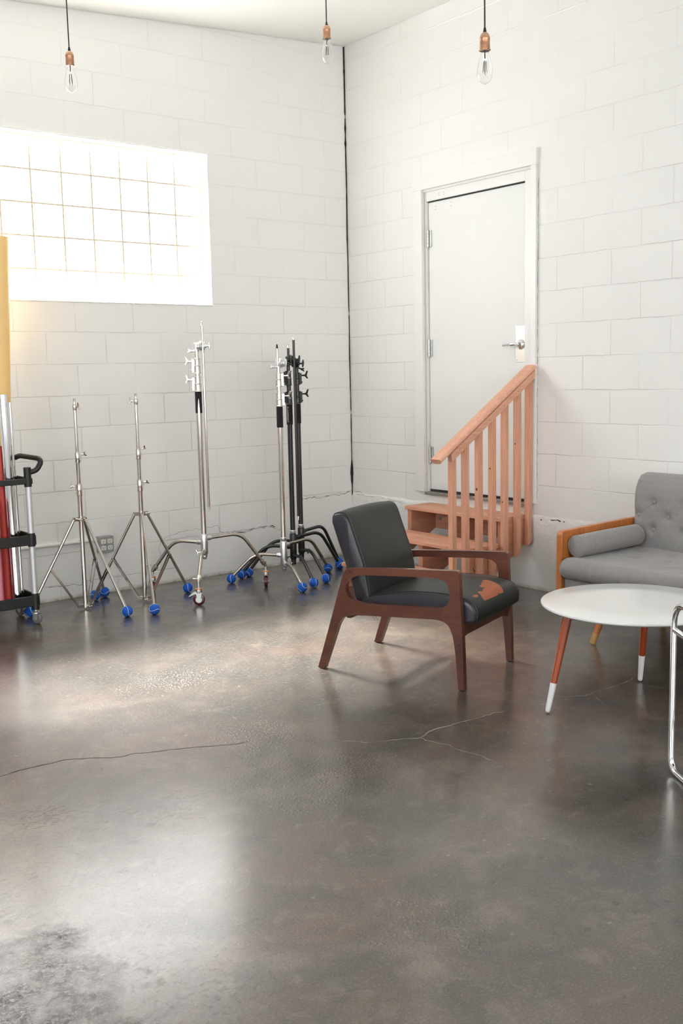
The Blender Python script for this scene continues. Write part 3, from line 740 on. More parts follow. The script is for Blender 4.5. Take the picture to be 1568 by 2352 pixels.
# ================================================================ PENDANT BULBS
def pendant(x, y, zc, label, lean, s=1.0):
    """zc is the widest point of the bulb glass"""
    T = thing('pendant_lamp', label, 'pendant lamp', (x, y, CEIL(x)), 0, 'pendant bulbs hanging from the ceiling')
    zt = zc + 0.085*s   # bottom rim of the socket
    bm = NB()
    out = [(0.0, -0.049), (0.003, -0.0487), (0.006, -0.0465), (0.013, -0.0435), (0.021, -0.0375), (0.0275, -0.027), (0.0312, -0.014), (0.032, -0.002), (0.0305, 0.014), (0.024, 0.040), (0.0185, 0.062), (0.0150, 0.078), (0.0135, 0.092)]
    inn = [(max(0, a-0.0009), b+(0.0009 if i == 0 else 0)) for i, (a, b) in enumerate(out)]
    lathe(bm, [(a*s, b*s) for a, b in out] + [(a*s, b*s) for a, b in inn[::-1]], (x, y, zc), 32); obj('bulb', bm, 'glass', T, 70)
    bm = NB()
    for k in range(4):
        a = k*PI/2+0.5
        cyl(bm, (x+0.006*math.cos(a), y+0.006*math.sin(a), zc+0.042*s), (x+0.0095*math.cos(a), y+0.0095*math.sin(a), zc-0.012*s), 0.0013, 8)
    obj('filament', bm, 'filament', T, 50)
    bm = NB(); cyl(bm, (x, y, zc+0.086*s), (x, y, zc+0.052*s), 0.0026, 10); obj('glass_stem', bm, 'porcelain', T, 50)
    bm = NB(); lathe(bm, [(0.0, 0.0), (0.0165, 0.0), (0.0175, 0.002), (0.0175, 0.012), (0.0, 0.012)], (x, y, zt-0.004)); obj('bulb_collar', bm, 'porcelain', T, 40)
    bm = NB(); lathe(bm, [(0.0185, -0.005), (0.0205, -0.005), (0.0205, 0.0), (0.0212, 0.006), (0.0205, 0.012), (0.0212, 0.016), (0.0205, 0.020), (0.0205, 0.040), (0.0215, 0.042), (0.0215, 0.046), (0.0205, 0.048), (0.0185, 0.048), (0.0185, -0.005)], (x, y, zt)); sk = obj('socket', bm, 'copper', T, 40)
    bm = NB(); lathe(bm, [(0.0205, 0.048), (0.0195, 0.054), (0.0155, 0.062), (0.009, 0.067), (0.0, 0.068)], (x, y, zt)); obj('socket_cap', bm, 'copper_light', sk, 50)
    for a in (2.2, 5.3):
        bm = NB(); cyl(bm, (x+.0195*math.cos(a), y+.0195*math.sin(a), zt-.002), (x+.0235*math.cos(a), y+.0235*math.sin(a), zt-.002), 0.0022, 8)
        obj('socket_screw', bm, 'slot', sk, 0)
    bm = NB(); lathe(bm, [(0.0, 0.067), (0.007, 0.067), (0.0072, 0.073), (0.0062, 0.075), (0.0045, 0.086), (0.0, 0.087)], (x, y, zt)); obj('cord_grip', bm, 'black_plastic', T, 50)
    bm = NB(); zc2 = CEIL(x); pts = []
    for i in range(25):
        t = i/24; z = zt+0.085+(zc2-0.004-zt-0.085)*t
        pts.append((x + lean*math.sin(t*7)*t*0.5 - lean*t, y + 0.4*lean*math.sin(t*9+1)*t, z))
    tube(bm, pts, 0.0032, 8); obj('cord', bm, 'black_plastic', T, 60)
    bm = NB(); lathe(bm, [(0.0, 0.0), (0.05, 0.0), (0.05, -0.008), (0.035, -0.022), (0.008, -0.026), (0.0, -0.026)], (pts[-1][0], pts[-1][1], zc2)); obj('ceiling_rose', bm, 'copper', T, 40)
pendant(-2.721, -1.188, 2.913, 'bare teardrop bulb in a copper socket hanging left, above the glass block window', 0.004)
pendant(-1.373, -1.570, 3.179, 'bare teardrop bulb in a copper socket hanging beside the top corner of the room', 0.001)
pendant(-1.831, -3.213, 2.631, 'bare teardrop bulb in a copper socket hanging above the door', 0.004)

# ================================================================ LIGHT STANDS
def tennis_ball(c, parent, seed):
    bm = NB(); bmesh.ops.create_icosphere(bm, subdivisions=4, radius=0.033)
    rnd = random.Random(seed); R = Matrix.Rotation(rnd.uniform(0, 6.28), 4, 'Z') @ Matrix.Rotation(rnd.uniform(0, 6.28), 4, 'X')
    for q in bm.verts: q.co = Vector(c) + q.co
    pts = []
    a_, b_ = 0.75, 0.25
    for i in range(73):
        t = 2*PI*i/72
        p = Vector((a_*math.cos(t)+b_*math.cos(3*t), a_*math.sin(t)-b_*math.sin(3*t), 2*math.sqrt(a_*b_)*math.sin(2*t))).normalized()*0.0327
        pts.append(Vector(c) + (R @ p))
    tube(bm, pts, 0.0014, 6, False, 1)
    return obj('tennis_ball', bm, ['felt_blue', 'felt_white'], parent, 60)
def wing_knob(p, d, mat, parent, sc_=1.0, roll_=0.6):
    """clamp screw with a wing handle pointing along d"""
    p = Vector(p); d = Vector(d).normalized(); bm = NB()
    cyl(bm, p, p+d*0.022*sc_, 0.005*sc_, 12); cyl(bm, p+d*0.018*sc_, p+d*0.027*sc_, 0.008*sc_, 12)
    s = d.cross(Vector((0,0,1))).normalized(); up = s.cross(d); a = (up*math.cos(roll_) + s*math.sin(roll_))
    e = p + d*0.026*sc_
    tube(bm, [e - a*0.004*sc_, e + a*0.014*sc_ + d*0.004*sc_, e + a*0.030*sc_ + d*0.010*sc_], [0.0055*sc_, 0.006*sc_, 0.0045*sc_], 10)
    tube(bm, [e + a*0.004*sc_, e - a*0.012*sc_ + d*0.004*sc_, e - a*0.020*sc_ + d*0.010*sc_], [0.0055*sc_, 0.0055*sc_, 0.004*sc_], 10)
    return obj('clamp_knob', bm, mat, parent, 50)
def light_stand(cx, cy, feet, top, label, kd, seed):
    T = thing('light_stand', label, 'light stand', (cx, cy, 0), 0, 'silver tripod light stands')
    hub = 0.568
    bm = NB(); cyl(bm, (cx, cy, 0.022), (cx, cy, 0.72), 0.0148, 20); obj('lower_tube', bm, 'nickel', T, 50)
    bm = NB(); cyl(bm, (cx, cy, 0.72), (cx, cy, 0.92), 0.0122, 20); obj('middle_tube', bm, 'nickel', T, 50)
    bm = NB(); cyl(bm, (cx, cy, 0.92), (cx, cy, top-0.055), 0.0098, 20); obj('upper_tube', bm, 'nickel', T, 50)
    for (z0, z1, rr, kdir) in ((0.710, 0.787, 0.0172, kd[0]), (0.914, 0.984, 0.0152, kd[1])):
        bm = NB(); lathe(bm, [(0.0, z0), (rr-.001, z0), (rr, z0+.003), (rr, z1-.004), (rr-.002, z1), (0.0, z1)], (cx, cy, 0)); k3 = Vector(kdir).normalized()
        p = Vector((cx, cy, z1-0.018)); mid = p + k3*rr
        box(bm, -0.007, 0.007, -0.006, 0.006, -0.028, 0.012, mat=Matrix.Translation(mid) @ Matrix.Rotation(math.atan2(k3.y, k3.x), 4, 'Z'))
        c = obj('collar', bm, 'nickel', T, 40); wing_knob(mid+k3*0.004, k3, 'nickel', c, 0.9, 1.0)
        bm = NB(); cyl(bm, mid+Vector((0,0,-0.038)), mid+k3*0.008+Vector((0,0,-0.038)), 0.005, 10); obj('collar_screw', bm, 'zinc', c, 40)
    bm = NB(); lathe(bm, [(0.0, top-.075), (0.011, top-.075), (0.0135, top-.065), (0.0135, top-.045), (0.012, top-.04), (0.008, top-.038), (0.008, top-.006), (0.0065, top-.004), (0.0065, top-.001), (0.0, top)], (cx, cy, 0)); hd = obj('stand_head', bm, 'nickel', T, 40)
    wing_knob((cx+0.010*kd[2][0], cy+0.010*kd[2][1], top-0.055), kd[2], 'nickel', hd, 0.85, 0.3)
    # hub and foot brackets with lugs
    bmh, bmf = NB(), NB()
    lathe(bmh, [(0.0, hub-.014), (0.020, hub-.014), (0.020, hub+.014), (0.0, hub+.014)], (cx, cy, 0)); lathe(bmf, [(0.0, 0.010), (0.018, 0.010), (0.018, 0.030), (0.0, 0.030)], (cx, cy, 0))
    for i, ft in enumerate(feet):
        ft = Vector((ft[0], ft[1], 0.033)); d = (Vector((ft.x, ft.y, 0)) - Vector((cx, cy, 0))).normalized()
        ang = math.atan2(d.y, d.x); Rm = Matrix.Translation((cx, cy, 0)) @ Matrix.Rotation(ang, 4, 'Z')
        for s in (-0.009, 0.006):
            box(bmh, 0.015, 0.052, s, s+.003, hub-.012, hub+.012, mat=Rm); box(bmf, 0.014, 0.050, s, s+.003, 0.012, 0.032, mat=Rm)
        h = Vector((cx, cy, hub)) + d*0.044; leg = NB()
        dirn = (ft-h).normalized(); tube(leg, [h, h.lerp(ft, 0.5), ft-dirn*0.012], 0.0095, 16)
        lo = obj('leg', leg, 'nickel', T, 50)
        tennis_ball(ft, lo, seed+i)
        m = h.lerp(ft, 0.54); b0 = Vector((cx, cy, 0.022)) + d*0.044; side = d.cross(Vector((0,0,1)))
        br = NB()
        for s in (-1, 1):
            o1 = side*0.0105*s; o2 = side*0.008*s; A = m+o1; B = b0+o2; dd = (B-A).normalized(); up = dd.cross(side).normalized()*0.0055; th = side*0.001
            vs = [br.verts.new(P) for P in (A+up+th, A-up+th, B-up+th, B+up+th, A+up-th, A-up-th, B-up-th, B+up-th)]
            for ix in ((0,1,2,3),(7,6,5,4),(0,4,5,1),(1,5,6,2),(2,6,7,3),(3,7,4,0)): br.faces.new([vs[q] for q in ix])
        cyl(br, m-side*0.013, m+side*0.013, 0.004, 10); cyl(br, b0-side*0.012, b0+side*0.012, 0.004, 10)
        obj('brace', br, 'nickel', T, 30)
    obj('leg_hub', bmh, 'nickel', T, 35, 0.001); obj('foot_bracket', bmf, 'nickel', T, 35, 0.001)
    wing_knob((cx+0.02*kd[3][0], cy+0.02*kd[3][1], hub+0.002), kd[3], 'nickel', T, 0.9, 1.3)
R3 = (0.79, -0.61, 0.05); L3 = (-0.79, 0.61, 0.05)
light_stand(-2.438, -0.356, [(-2.340,-0.734), (-2.786,-0.329), (-2.196,-0.110)], 1.312, 'silver tripod light stand in front of the wall sockets, left of the two small stands', [L3, R3, (0.3,-0.95,0.1), (-0.5,-0.86,0)], 11)
light_stand(-2.060, -0.421, [(-2.191,-0.798), (-2.290,-0.167), (-1.725,-0.380)], 1.335, 'silver tripod light stand whose top clamp points left, next to the tall rolling stand', [R3, (0.9,-0.3,0.5), L3, R3], 21)

# ================================================================ C-STANDS
def sleeve(bm, cx, cy, z0, z1, r_in, r_out, cut=None, facing=0.0):
    """foam sleeve; optional V-cut that widens downwards, centred on angle facing"""
    seg, rows = 40, 16; G = []
    for j in range(rows+1):
        z = z1 + (z0-z1)*j/rows; ring = []
        half = 0.0
        if cut and j/rows > cut: half = 0.10 + (j/rows-cut)/(1-cut)*0.42
        for k in range(seg+1):
            a = facing + half + (2*PI-2*half)*k/seg
            ring.append((bm.verts.new((cx+r_out*math.cos(a), cy+r_out*math.sin(a), z)), bm.verts.new((cx+r_in*math.cos(a), cy+r_in*math.sin(a), z))))
        G.append(ring)
    for j in range(rows):
        for k in range(seg):
            bm.faces.new((G[j][k][0], G[j][k+1][0], G[j+1][k+1][0], G[j+1][k][0])); bm.faces.new((G[j][k][1], G[j+1][k][1], G[j+1][k+1][1], G[j][k+1][1]))
        for e in (0, seg): bm.faces.new((G[j][e][0], G[j][e][1], G[j+1][e][1], G[j+1][e][0]))
    for j in (0, rows):
        for k in range(seg): bm.faces.new((G[j][k][0], G[j][k+1][0], G[j][k+1][1], G[j][k][1]))
def grip_head(c, axis, mat, parent, s=1.0, knob=1):
    c = Vector(c); ax = Vector(axis).normalized(); bm = NB()
    for (a, b, rr) in ((-0.026, -0.010, 0.024), (-0.009, -0.003, 0.031), (-0.001, 0.005, 0.031), (0.006, 0.024, 0.025)):
        lathe(bm, [(0, a*s), (rr*s*0.92, a*s), (rr*s, (a+0.001)*s), (rr*s, (b-0.001)*s), (rr*s*0.92, b*s), (0, b*s)], mat=axis_mat(c, ax))
    lathe(bm, [(0, 0.024*s), (0.012*s, 0.024*s), (0.010*s, 0.032*s), (0, 0.033*s)], mat=axis_mat(c, ax))
    g = obj('grip_head', bm, mat, parent, 40, 0.0006)
    side = ax.cross(Vector((0,0,1))).normalized(); e = c + ax*0.030*s*knob; bm = NB()
    cyl(bm, e, e+ax*knob*0.020*s, 0.006*s, 12)
    e2 = e+ax*knob*0.022*s; up = Vector((0.1, 0, 1)).normalized()
    tube(bm, [e2-up*0.026*s, e2-up*0.008*s, e2+up*0.008*s, e2+up*0.026*s], [0.0045*s, 0.008*s, 0.008*s, 0.0045*s], 10)
    obj('tee_handle', bm, mat, g, 40); return g
def c_stand(cx, cy, legs, cols, label, cat_mat, seed, kdir, cut=None, group=None, text=None, feet='ball', legmat=None, headd=None, colmat=None, knobmat=None):
    """legs: (foot x, foot y, hub z, bend fraction); cols: dict of heights"""
    T = thing('c_stand', label, 'stand', (cx, cy, 0), 0, group)
    cm = colmat or cat_mat; km = knobmat or cat_mat; lm = legmat or cat_mat
    z0 = cols['base']; g0, g1 = cols['grip']; a0, a1 = cols['low']; b0, b1 = cols['high']; ct = cols['top']
    bm = NB(); cyl(bm, (cx, cy, z0), (cx, cy, g1-0.001), 0.0176, 22); obj('main_column', bm, cm, T, 50)
    bm = NB(); cyl(bm, (cx, cy, a0), (cx, cy, b0+0.01), 0.0150, 20); obj('second_riser', bm, cm, T, 50)
    bm = NB(); cyl(bm, (cx, cy, b0), (cx, cy, ct), 0.0122, 20); obj('top_riser', bm, cm, T, 50)
    bm = NB(); sleeve(bm, cx, cy, g0, g1, 0.0178, 0.0218, cut, math.atan2(-6.27-cy, -5.0-cx)); gr = obj('foam_grip', bm, 'foam', T, 40)
    if text:
        cu = bpy.data.curves.new('lettering', 'FONT'); cu.body = text; cu.size = 0.0165; cu.extrude = 0.0003; cu.align_x = 'CENTER'; cu.align_y = 'CENTER'; cu.space_character = 1.15
        to = bpy.data.objects.new('tmp', cu); COL.objects.link(to); dg = bpy.context.evaluated_depsgraph_get(); me = bpy.data.meshes.new_from_object(to.evaluated_get(dg)); bpy.data.objects.remove(to)
        ang = math.atan2(-6.27-cy, -5.0-cx) - 0.62
        out = Vector((math.cos(ang), math.sin(ang), 0)); sd = Vector((-out.y, out.x, 0))
        ctr = Vector((cx, cy, (g0+g1)/2)) + out*0.0224
        for q in me.vertices:
            lx, ly, lz = q.co; a2 = ang + ly/0.0224
            q.co = Vector((cx, cy, (g0+g1)/2 - lx)) + Vector((math.cos(a2), math.sin(a2), 0))*(0.0222+lz) - ORG[T.name]
        me.materials.append(M['letter']); lo = bpy.data.objects.new('lettering', me); COL.objects.link(lo); lo.parent = gr
    for (z_a, z_b, rr) in ((a0, a1, 0.0225), (b0, b1, 0.0205)):
        zm = (z_a+z_b)/2; bm = NB()
        lathe(bm, [(0, z_a), (rr+.003, z_a), (rr+.003, z_a+.004), (rr, z_a+.006), (rr-.001, zm-.002), (rr+.001, zm), (rr-.003, zm+.003), (rr-.003, z_b-.006), (rr+.002, z_b-.005), (rr+.002, z_b-.001), (0, z_b)], (cx, cy, 0), 26)
        kd = Vector(kdir).normalized(); ang = math.atan2(kd.y, kd.x)
        box(bm, rr-0.006, rr+0.013, -0.007, 0.007, z_a+.006, z_b-.006, mat=Matrix.Translation((cx, cy, 0)) @ Matrix.Rotation(ang, 4, 'Z'))
        c = obj('clamp_collar', bm, cm if cm != 'nickel_dull' else 'cast', T, 35, 0.0008)
        wing_knob(Vector((cx, cy, z_b-0.022)) + kd*(rr+0.012), kd, km, c, 1.15, 0.5)
        bm = NB(); p = Vector((cx, cy, z_a+0.020)) + kd*(rr+0.012); cyl(bm, p, p+kd*0.006, 0.005, 10); obj('collar_screw', bm, 'zinc' if cm != 'black_metal' else 'black_metal', c, 40)
    # base casting where the legs plug in
    bm = NB(); hz = [l[2] for l in legs]
    lathe(bm, [(0, min(hz)-.06), (0.012, min(hz)-.058), (0.018, min(hz)-.03), (0.024, min(hz)-.02), (0.024, max(hz)+.022), (0.020, max(hz)+.03), (0, max(hz)+.03)], (cx, cy, 0), 24)
    for l in legs:
        d = (Vector((l[0], l[1], 0)) - Vector((cx, cy, 0))).normalized(); ang = math.atan2(d.y, d.x)
        hb = Vector((cx, cy, l[2])); lathe(bm, [(0, 0.010), (0.0165, 0.010), (0.0165, 0.040), (0.0145, 0.043), (0.0145, 0.050), (0, 0.050)], mat=axis_mat(hb, d), seg=18)
    base = obj('base_casting', bm, 'cast' if cat_mat != 'black_metal' else 'black_metal', T, 40, 0.002)
    wing_knob((cx+0.024*kdir[0], cy+0.024*kdir[1], min(hz)-0.01), (kdir[0], kdir[1], -0.3), km, base, 0.8, 0.2)
    if feet == 'ball' : bm = NB(); lathe(bm, [(0.02, max(hz)+.03), (0.0215, max(hz)+.032), (0.0215, max(hz)+.05), (0.018, max(hz)+.054)], (cx, cy, 0)); obj('base_ring', bm, 'cast', T, 40)
    for i, (fx, fy, hz_, bend) in enumerate(legs):
        C = Vector((cx, cy, 0)); F = Vector((fx, fy, 0)); d = (F-C).normalized(); Ln = (F-C).length
        zf = 0.033 if feet == 'ball' else 0.135
        h = C + d*0.03 + Vector((0,0,hz_)); k = C + d*(Ln*bend) + Vector((0,0,hz_+0.012)); e = C + d*(Ln-(0.004 if feet == 'ball' else 0.0)) + Vector((0,0,zf+0.01))
        pts = fillet3([h, k, e], [0.075], 10); bm = NB()
        tube(bm, pts, 0.0118, 16)
        lo = obj('leg', bm, lm, T, 50)
        if feet == 'ball': tennis_ball((fx, fy, 0.033), lo, seed+i)
        else:
            bm = NB(); dd = (pts[-1]-pts[-2]).normalized(); q = pts[-1]-dd*0.05
            cyl(bm, q, q+dd*0.035, 0.0165, 14); box(bm, -0.009, 0.009, -0.024, -0.010, -0.008, 0.008, mat=Matrix.Translation(q+dd*0.018))
            sd = Vector((-d.y, d.x, 0)); cyl(bm, q+dd*0.018-sd*0.016, q+dd*0.018-sd*0.038, 0.0045, 10)
            obj('leg_clamp', bm, 'nickel_dull' if i != 0 else 'satin', lo, 40, 0.0008)
            # caster
            sw = [-0.66, 0.91, -1.9][i]; wd = Vector((math.cos(sw), math.sin(sw), 0)); ax = Vector((-wd.y, wd.x, 0)); wc = Vector((fx, fy, 0.0375)) ; top = Vector((fx, fy, 0)) - wd*0.012
            bm = NB(); lathe(bm, [(0, 0.080), (0.020, 0.080), (0.022, 0.090), (0.020, 0.104), (0.012, 0.108), (0.0085, 0.112), (0.0085, 0.152), (0, 0.154)], (fx, fy, 0)); 
            for s in (-1, 1):
                pp = [(-0.020, 0.084), (0.020, 0.084), (0.011, 0.030), (-0.004, 0.026)]
                prism(bm, [(a, b) for a, b in pp], s*0.0145, s*0.0165, lambda a, b, w: Vector((fx, fy, b)) + wd*(a) + ax*w)
            cyl(bm, wc-ax*0.021, wc+ax*0.021, 0.0055, 12)
            if i == 0: prism(bm, [(-0.01, 0.090), (-0.030, 0.086), (-0.062, 0.062), (-0.064, 0.056), (-0.030, 0.072), (-0.008, 0.078)], -0.017, 0.017, lambda a, b, w: Vector((fx, fy, b)) + wd*a + ax*w)
            ca = obj('caster_fork', bm, 'zinc', lo, 40, 0.0006)
            bm = NB(); lathe(bm, [(0.021, 0.104), (0.0225, 0.104), (0.0225, 0.108), (0.012, 0.109)], (fx, fy, 0)); obj('caster_ring', bm, 'orange_ring', lo, 40)
            bm = NB(); lathe(bm, [(0, -0.0125), (0.030, -0.0125), (0.0365, -0.009), (0.0375, 0), (0.0365, 0.009), (0.030, 0.0125), (0, 0.0125)], mat=axis_mat(wc, ax)); lathe(bm, [(0, -0.0135), (0.020, -0.0135), (0.020, 0.0135), (0, 0.0135)], mat=axis_mat(wc, ax), mi=1); obj('caster_wheel', bm, ['maroon', 'zinc'], lo, 40)
    if headd:
        hx, hy, hz_, ax, kn = headd['c'][0], headd['c'][1], headd['c'][2], headd['axis'], headd.get('knob', 1)
        hp = Vector((cx+hx, cy+hy, hz_)); 
        bm = NB(); cyl(bm, (cx, cy, ct-0.002), (cx, cy, hz_+0.022), 0.0155, 18); box(bm, -0.014, 0.014, -0.014, 0.014, hz_-0.02, hz_+0.02, mat=Matrix.Translation((cx, cy, 0)) @ Matrix.Rotation(0.6, 4, 'Z')); obj('stand_head', bm, headd['mat'], T, 40, 0.002)
        g = grip_head(hp, ax, headd['mat'], T, headd.get('s', 1.0), kn)
        wing_knob((cx+0.014*headd['kd'][0], cy+0.014*headd['kd'][1], hz_-0.030), headd['kd'], headd['mat'], T, 1.1, 1.2)
        for (rx, ry, ra, rb, rmat, tip) in headd['rods']:
            bm = NB(); cyl(bm, (cx+rx, cy+ry, ra), (cx+rx, cy+ry, rb-0.03), 0.0080 if rmat != 'black_metal' else 0.0085, 16); ro = obj('arm_rod', bm, rmat, T, 50)
            bm = NB(); lathe(bm, [(0, rb-.031), (0.0068, rb-.031), (0.0068, rb-.014), (0.0045, rb-.011), (0.0060, rb-.009), (0.0060, rb-.004), (0, rb)], (cx+rx, cy+ry, 0)); obj('rod_tip', bm, tip, ro, 40)
            if ra < 1.2:
                bm = NB(); lathe(bm, [(0, ra-.030), (0.004, ra-.030), (0.004, ra-.018), (0.0068, ra-.016), (0.0068, ra+.001), (0, ra+.001)], (cx+rx, cy+ry, 0)); obj('rod_tip', bm, 'chrome', ro, 40)
    return T
vr = Vector((0.789, -0.614, 0))
def off(a, b=0.0): q = vr*a + Vector((-0.614, -0.789, 0))*b; return q.x, q.y
# tall rolling stand
c_stand(-1.652, -0.493, [(-1.862,-0.765,0.290,0.42), (-1.235,-0.585,0.372,0.60), (-1.895,-0.215,0.345,0.56)],
        dict(base=0.25, grip=(1.191,1.328), low=(1.330,1.425), high=(1.445,1.542), top=1.585),
        'tall silver rolling stand on maroon casters with a split black foam grip', 'nickel_dull', 31, (-0.79, 0.61, 0.0), cut=0.35, feet='caster', colmat='nickel', knobmat='chrome',
        headd=dict(c=(*off(0.030), 1.617), axis=(0.789, -0.614, 0.0), kd=(-0.79, 0.61, -0.05), mat='cast', s=1.05, rods=[(*off(0.043, 0.018), 0.58, 1.775, 'nickel', 'chrome')]))
# short-legged stands with ball feet
c_stand(-1.058, -0.548, [(-1.161,-0.902,0.135,0.42), (-1.347,-0.319,0.192,0.55), (-0.619,-0.470,0.262,0.60)],
        dict(base=0.10, grip=(1.071,1.212), low=(1.214,1.305), high=(1.345,1.440), top=1.475),
        'silver stand with a plain black foam grip, next to the two black stands', 'nickel_dull', 41, (0.85, -0.52, 0.0), group=None, colmat='nickel', knobmat='chrome',
        headd=dict(c=(*off(0.020), 1.505), axis=(0.95, 0.30, 0.0), kd=(-0.79, 0.61, 0.1), mat='cast', s=1.0, rods=[(*off(-0.004, 0.02), 1.49, 1.630, 'nickel', 'slot')]))
c_stand(-0.925, -0.475, [(-1.018,-0.833,0.165,0.42), (-1.206,-0.230,0.225,0.52), (-0.483,-0.429,0.290,0.58)],
        dict(base=0.10, grip=(1.083,1.222), low=(1.224,1.310), high=(1.350,1.452), top=1.490),
        'black stand with white lettering on its foam grip, beside the silver one', 'black_metal', 51, (-0.79, 0.61, 0.0), text='FLASHPOINT', colmat='black_metal',
        headd=dict(c=(*off(0.022, 0.010), 1.528), axis=(0.80, -0.60, 0.0), kd=(-0.5, -0.86, 0.0), mat='black_metal', s=1.05, rods=[(*off(0.004, 0.022), 1.50, 1.636, 'black_metal', 'chrome'), (*off(0.0425, 0.029), 0.445, 1.690, 'black_metal', 'chrome')]))
c_stand(-0.815, -0.420, [(-0.867,-0.771,0.185,0.42), (-1.125,-0.202,0.245,0.54), (-0.390,-0.301,0.315,0.58)],
        dict(base=0.10, grip=(1.085,1.222), low=(1.224,1.312), high=(1.352,1.440), top=1.470),
        'black stand with plain foam grip, rightmost of the three crowded stands', 'black_metal', 61, (0.79, -0.61, 0.0),
        headd=dict(c=(*off(-0.005, 0.045), 1.500), axis=(0.70, -0.71, 0.0), kd=(0.7, -0.7, -0.4), mat='black_metal', s=1.0, rods=[]))

# ================================================================ CART
T = thing('utility_cart', 'black utility cart with aluminium posts holding upright rolls at left', 'cart', (-3.2, -0.36, 0))
def tray(z0, z1, name):
    xa, xb, ya, yb = -3.62, -2.795, -0.532, -0.22; t = 0.014
    bm = NB(); box(bm, xa, xb, ya, ya+t, z0, z1); box(bm, xa, xb, yb-t, yb, z0, z1); box(bm, xb-t, xb, ya+t, yb-t, z0, z1); box(bm, xa, xa+t, ya+t, yb-t, z0, z1)
    if name == 'bottom_tray': box(bm, xa+t, xb-t, ya+t, yb-t, z0+0.01, z0+0.02)
    else:   # shelf frames the rolls stand through
        box(bm, xa+t, -3.10, ya+t, yb-t, z0+0.01, z0+0.02)
    obj(name, bm, 'black_plastic', T, 0, 0.004)
tray(0.108, 0.170, 'bottom_tray'); tray(0.470, 0.530, 'middle_tray'); tray(0.828, 0.862, 'top_tray')
for (px, py) in ((-2.818,-0.514), (-2.818,-0.245), (-3.60,-0.514), (-3.60,-0.245)):
    bm = NB(); cyl(bm, (px, py, 0.11), (px, py, 0.90), 0.0178, 20); po = obj('post', bm, 'alu', T, 50)
    for (z0, z1, rr) in ((0.085, 0.182, 0.0225), (0.462, 0.540, 0.0220), (0.812, 0.925, 0.0215)):
        bm = NB(); lathe(bm, [(0, z0), (rr, z0), (rr, z1-.002), (rr-.002, z1), (0, z1)], (px, py, 0)); obj('post_collar', bm, 'black_plastic', po, 40)
    bm = NB(); a = 0.5; wd = Vector((0.55, -0.83, 0)); ax = Vector((-wd.y, wd.x, 0)); wc = Vector((px, py, 0.031)) + wd*0.006
    lathe(bm, [(0, .062), (0.022, .062), (0.022, .070), (0.008, .074), (0.008, .09), (0, .09)], (px, py, 0))
    for s in (-1, 1): prism(bm, [(-0.02, 0.066), (0.022, 0.066), (0.013, 0.022), (0.0, 0.022)], s*0.012, s*0.014, lambda a_, b_, w_: Vector((px, py, b_)) + wd*a_ + ax*w_)
    cyl(bm, wc-ax*.017, wc+ax*.017, 0.004, 10); cf = obj('caster_fork', bm, 'zinc', po, 40)
    bm = NB(); lathe(bm, [(0, -.010), (0.026, -.010), (0.0305, -.006), (0.031, 0), (0.0305, .006), (0.026, .010), (0, .010)], mat=axis_mat(wc, ax)); obj('caster_wheel', bm, 'grey_wheel', po, 40)
bm = NB(); tube(bm, fillet3([(-2.805,-0.514,0.895), (-2.765,-0.525,0.905), (-2.735,-0.520,0.950), (-2.738,-0.500,0.970), (-2.770,-0.270,0.978), (-2.825,-0.235,0.945), (-2.820,-0.240,0.86)], 0.025, 5), 0.0155, 14); obj('push_handle', bm, 'black_plastic', T, 60)

# rolls standing in the cart
def roll_(name, label, cat, base, top, rad, mat, core='porcelain', seg=36, wall=0.004, group='rolls standing in the black cart'):
    T = thing(name, label, cat, base, 0, group); b, t = Vector(base), Vector(top); d = (t-b); ln = d.length; m4 = axis_mat(b, d)
    bm = NB(); lathe(bm, [(rad-wall, 0), (rad, 0), (rad, ln), (rad-wall, ln), (rad-wall, 0)], mat=m4, seg=seg); obj('rolled_sheet', bm, mat, T, 50)
    bm = NB(); lathe(bm, [(rad*0.6, 0.002), (rad*0.72, 0.002), (rad*0.72, ln-.003), (rad*0.6, ln-.003), (rad*0.6, 0.002)], mat=m4, seg=24); obj('core_tube', bm, core, T, 50)
Z0 = 0.131
roll_('foil_roll', 'silver foil roll with its top end in front of the golden roll', 'roll', (-2.903,-0.455,Z0), (-2.912,-0.455,1.345), 0.026, 'silver_roll')
roll_('foil_roll', 'slim silver tube between the larger foil roll and the cart end', 'roll', (-2.8566,-0.410,Z0), (-2.8585,-0.410,1.30), 0.012, 'silver_roll')
roll_('paper_roll', 'red paper roll beside the silver foil roll', 'roll', (-2.940,-0.412,Z0), (-2.935,-0.412,1.05), 0.022, 'red_paper', 'red_paper')
roll_('paper_roll', 'tall golden yellow paper roll rising in front of the glass block window', 'roll', (-2.9201,-0.295,Z0), (-2.8104,-0.295,2.25), 0.049, 'gold_paper', 'gold_paper')
roll_('paper_roll', 'mustard paper roll between the red and pink rolls', 'roll', (-2.976,-0.392,Z0), (-2.970,-0.392,1.00), 0.013, 'gold_dark', 'gold_dark')
roll_('paper_roll', 'slim hot pink paper roll right of the pale pink roll', 'roll', (-2.990,-0.448,Z0), (-2.990,-0.448,0.74), 0.014, 'hot_pink', 'hot_pink')
roll_('paper_roll', 'pale pink paper roll standing at the front left of the cart', 'roll', (-3.0255,-0.482,Z0), (-3.0238,-0.482,0.72), 0.030, 'pink', 'hot_pink')

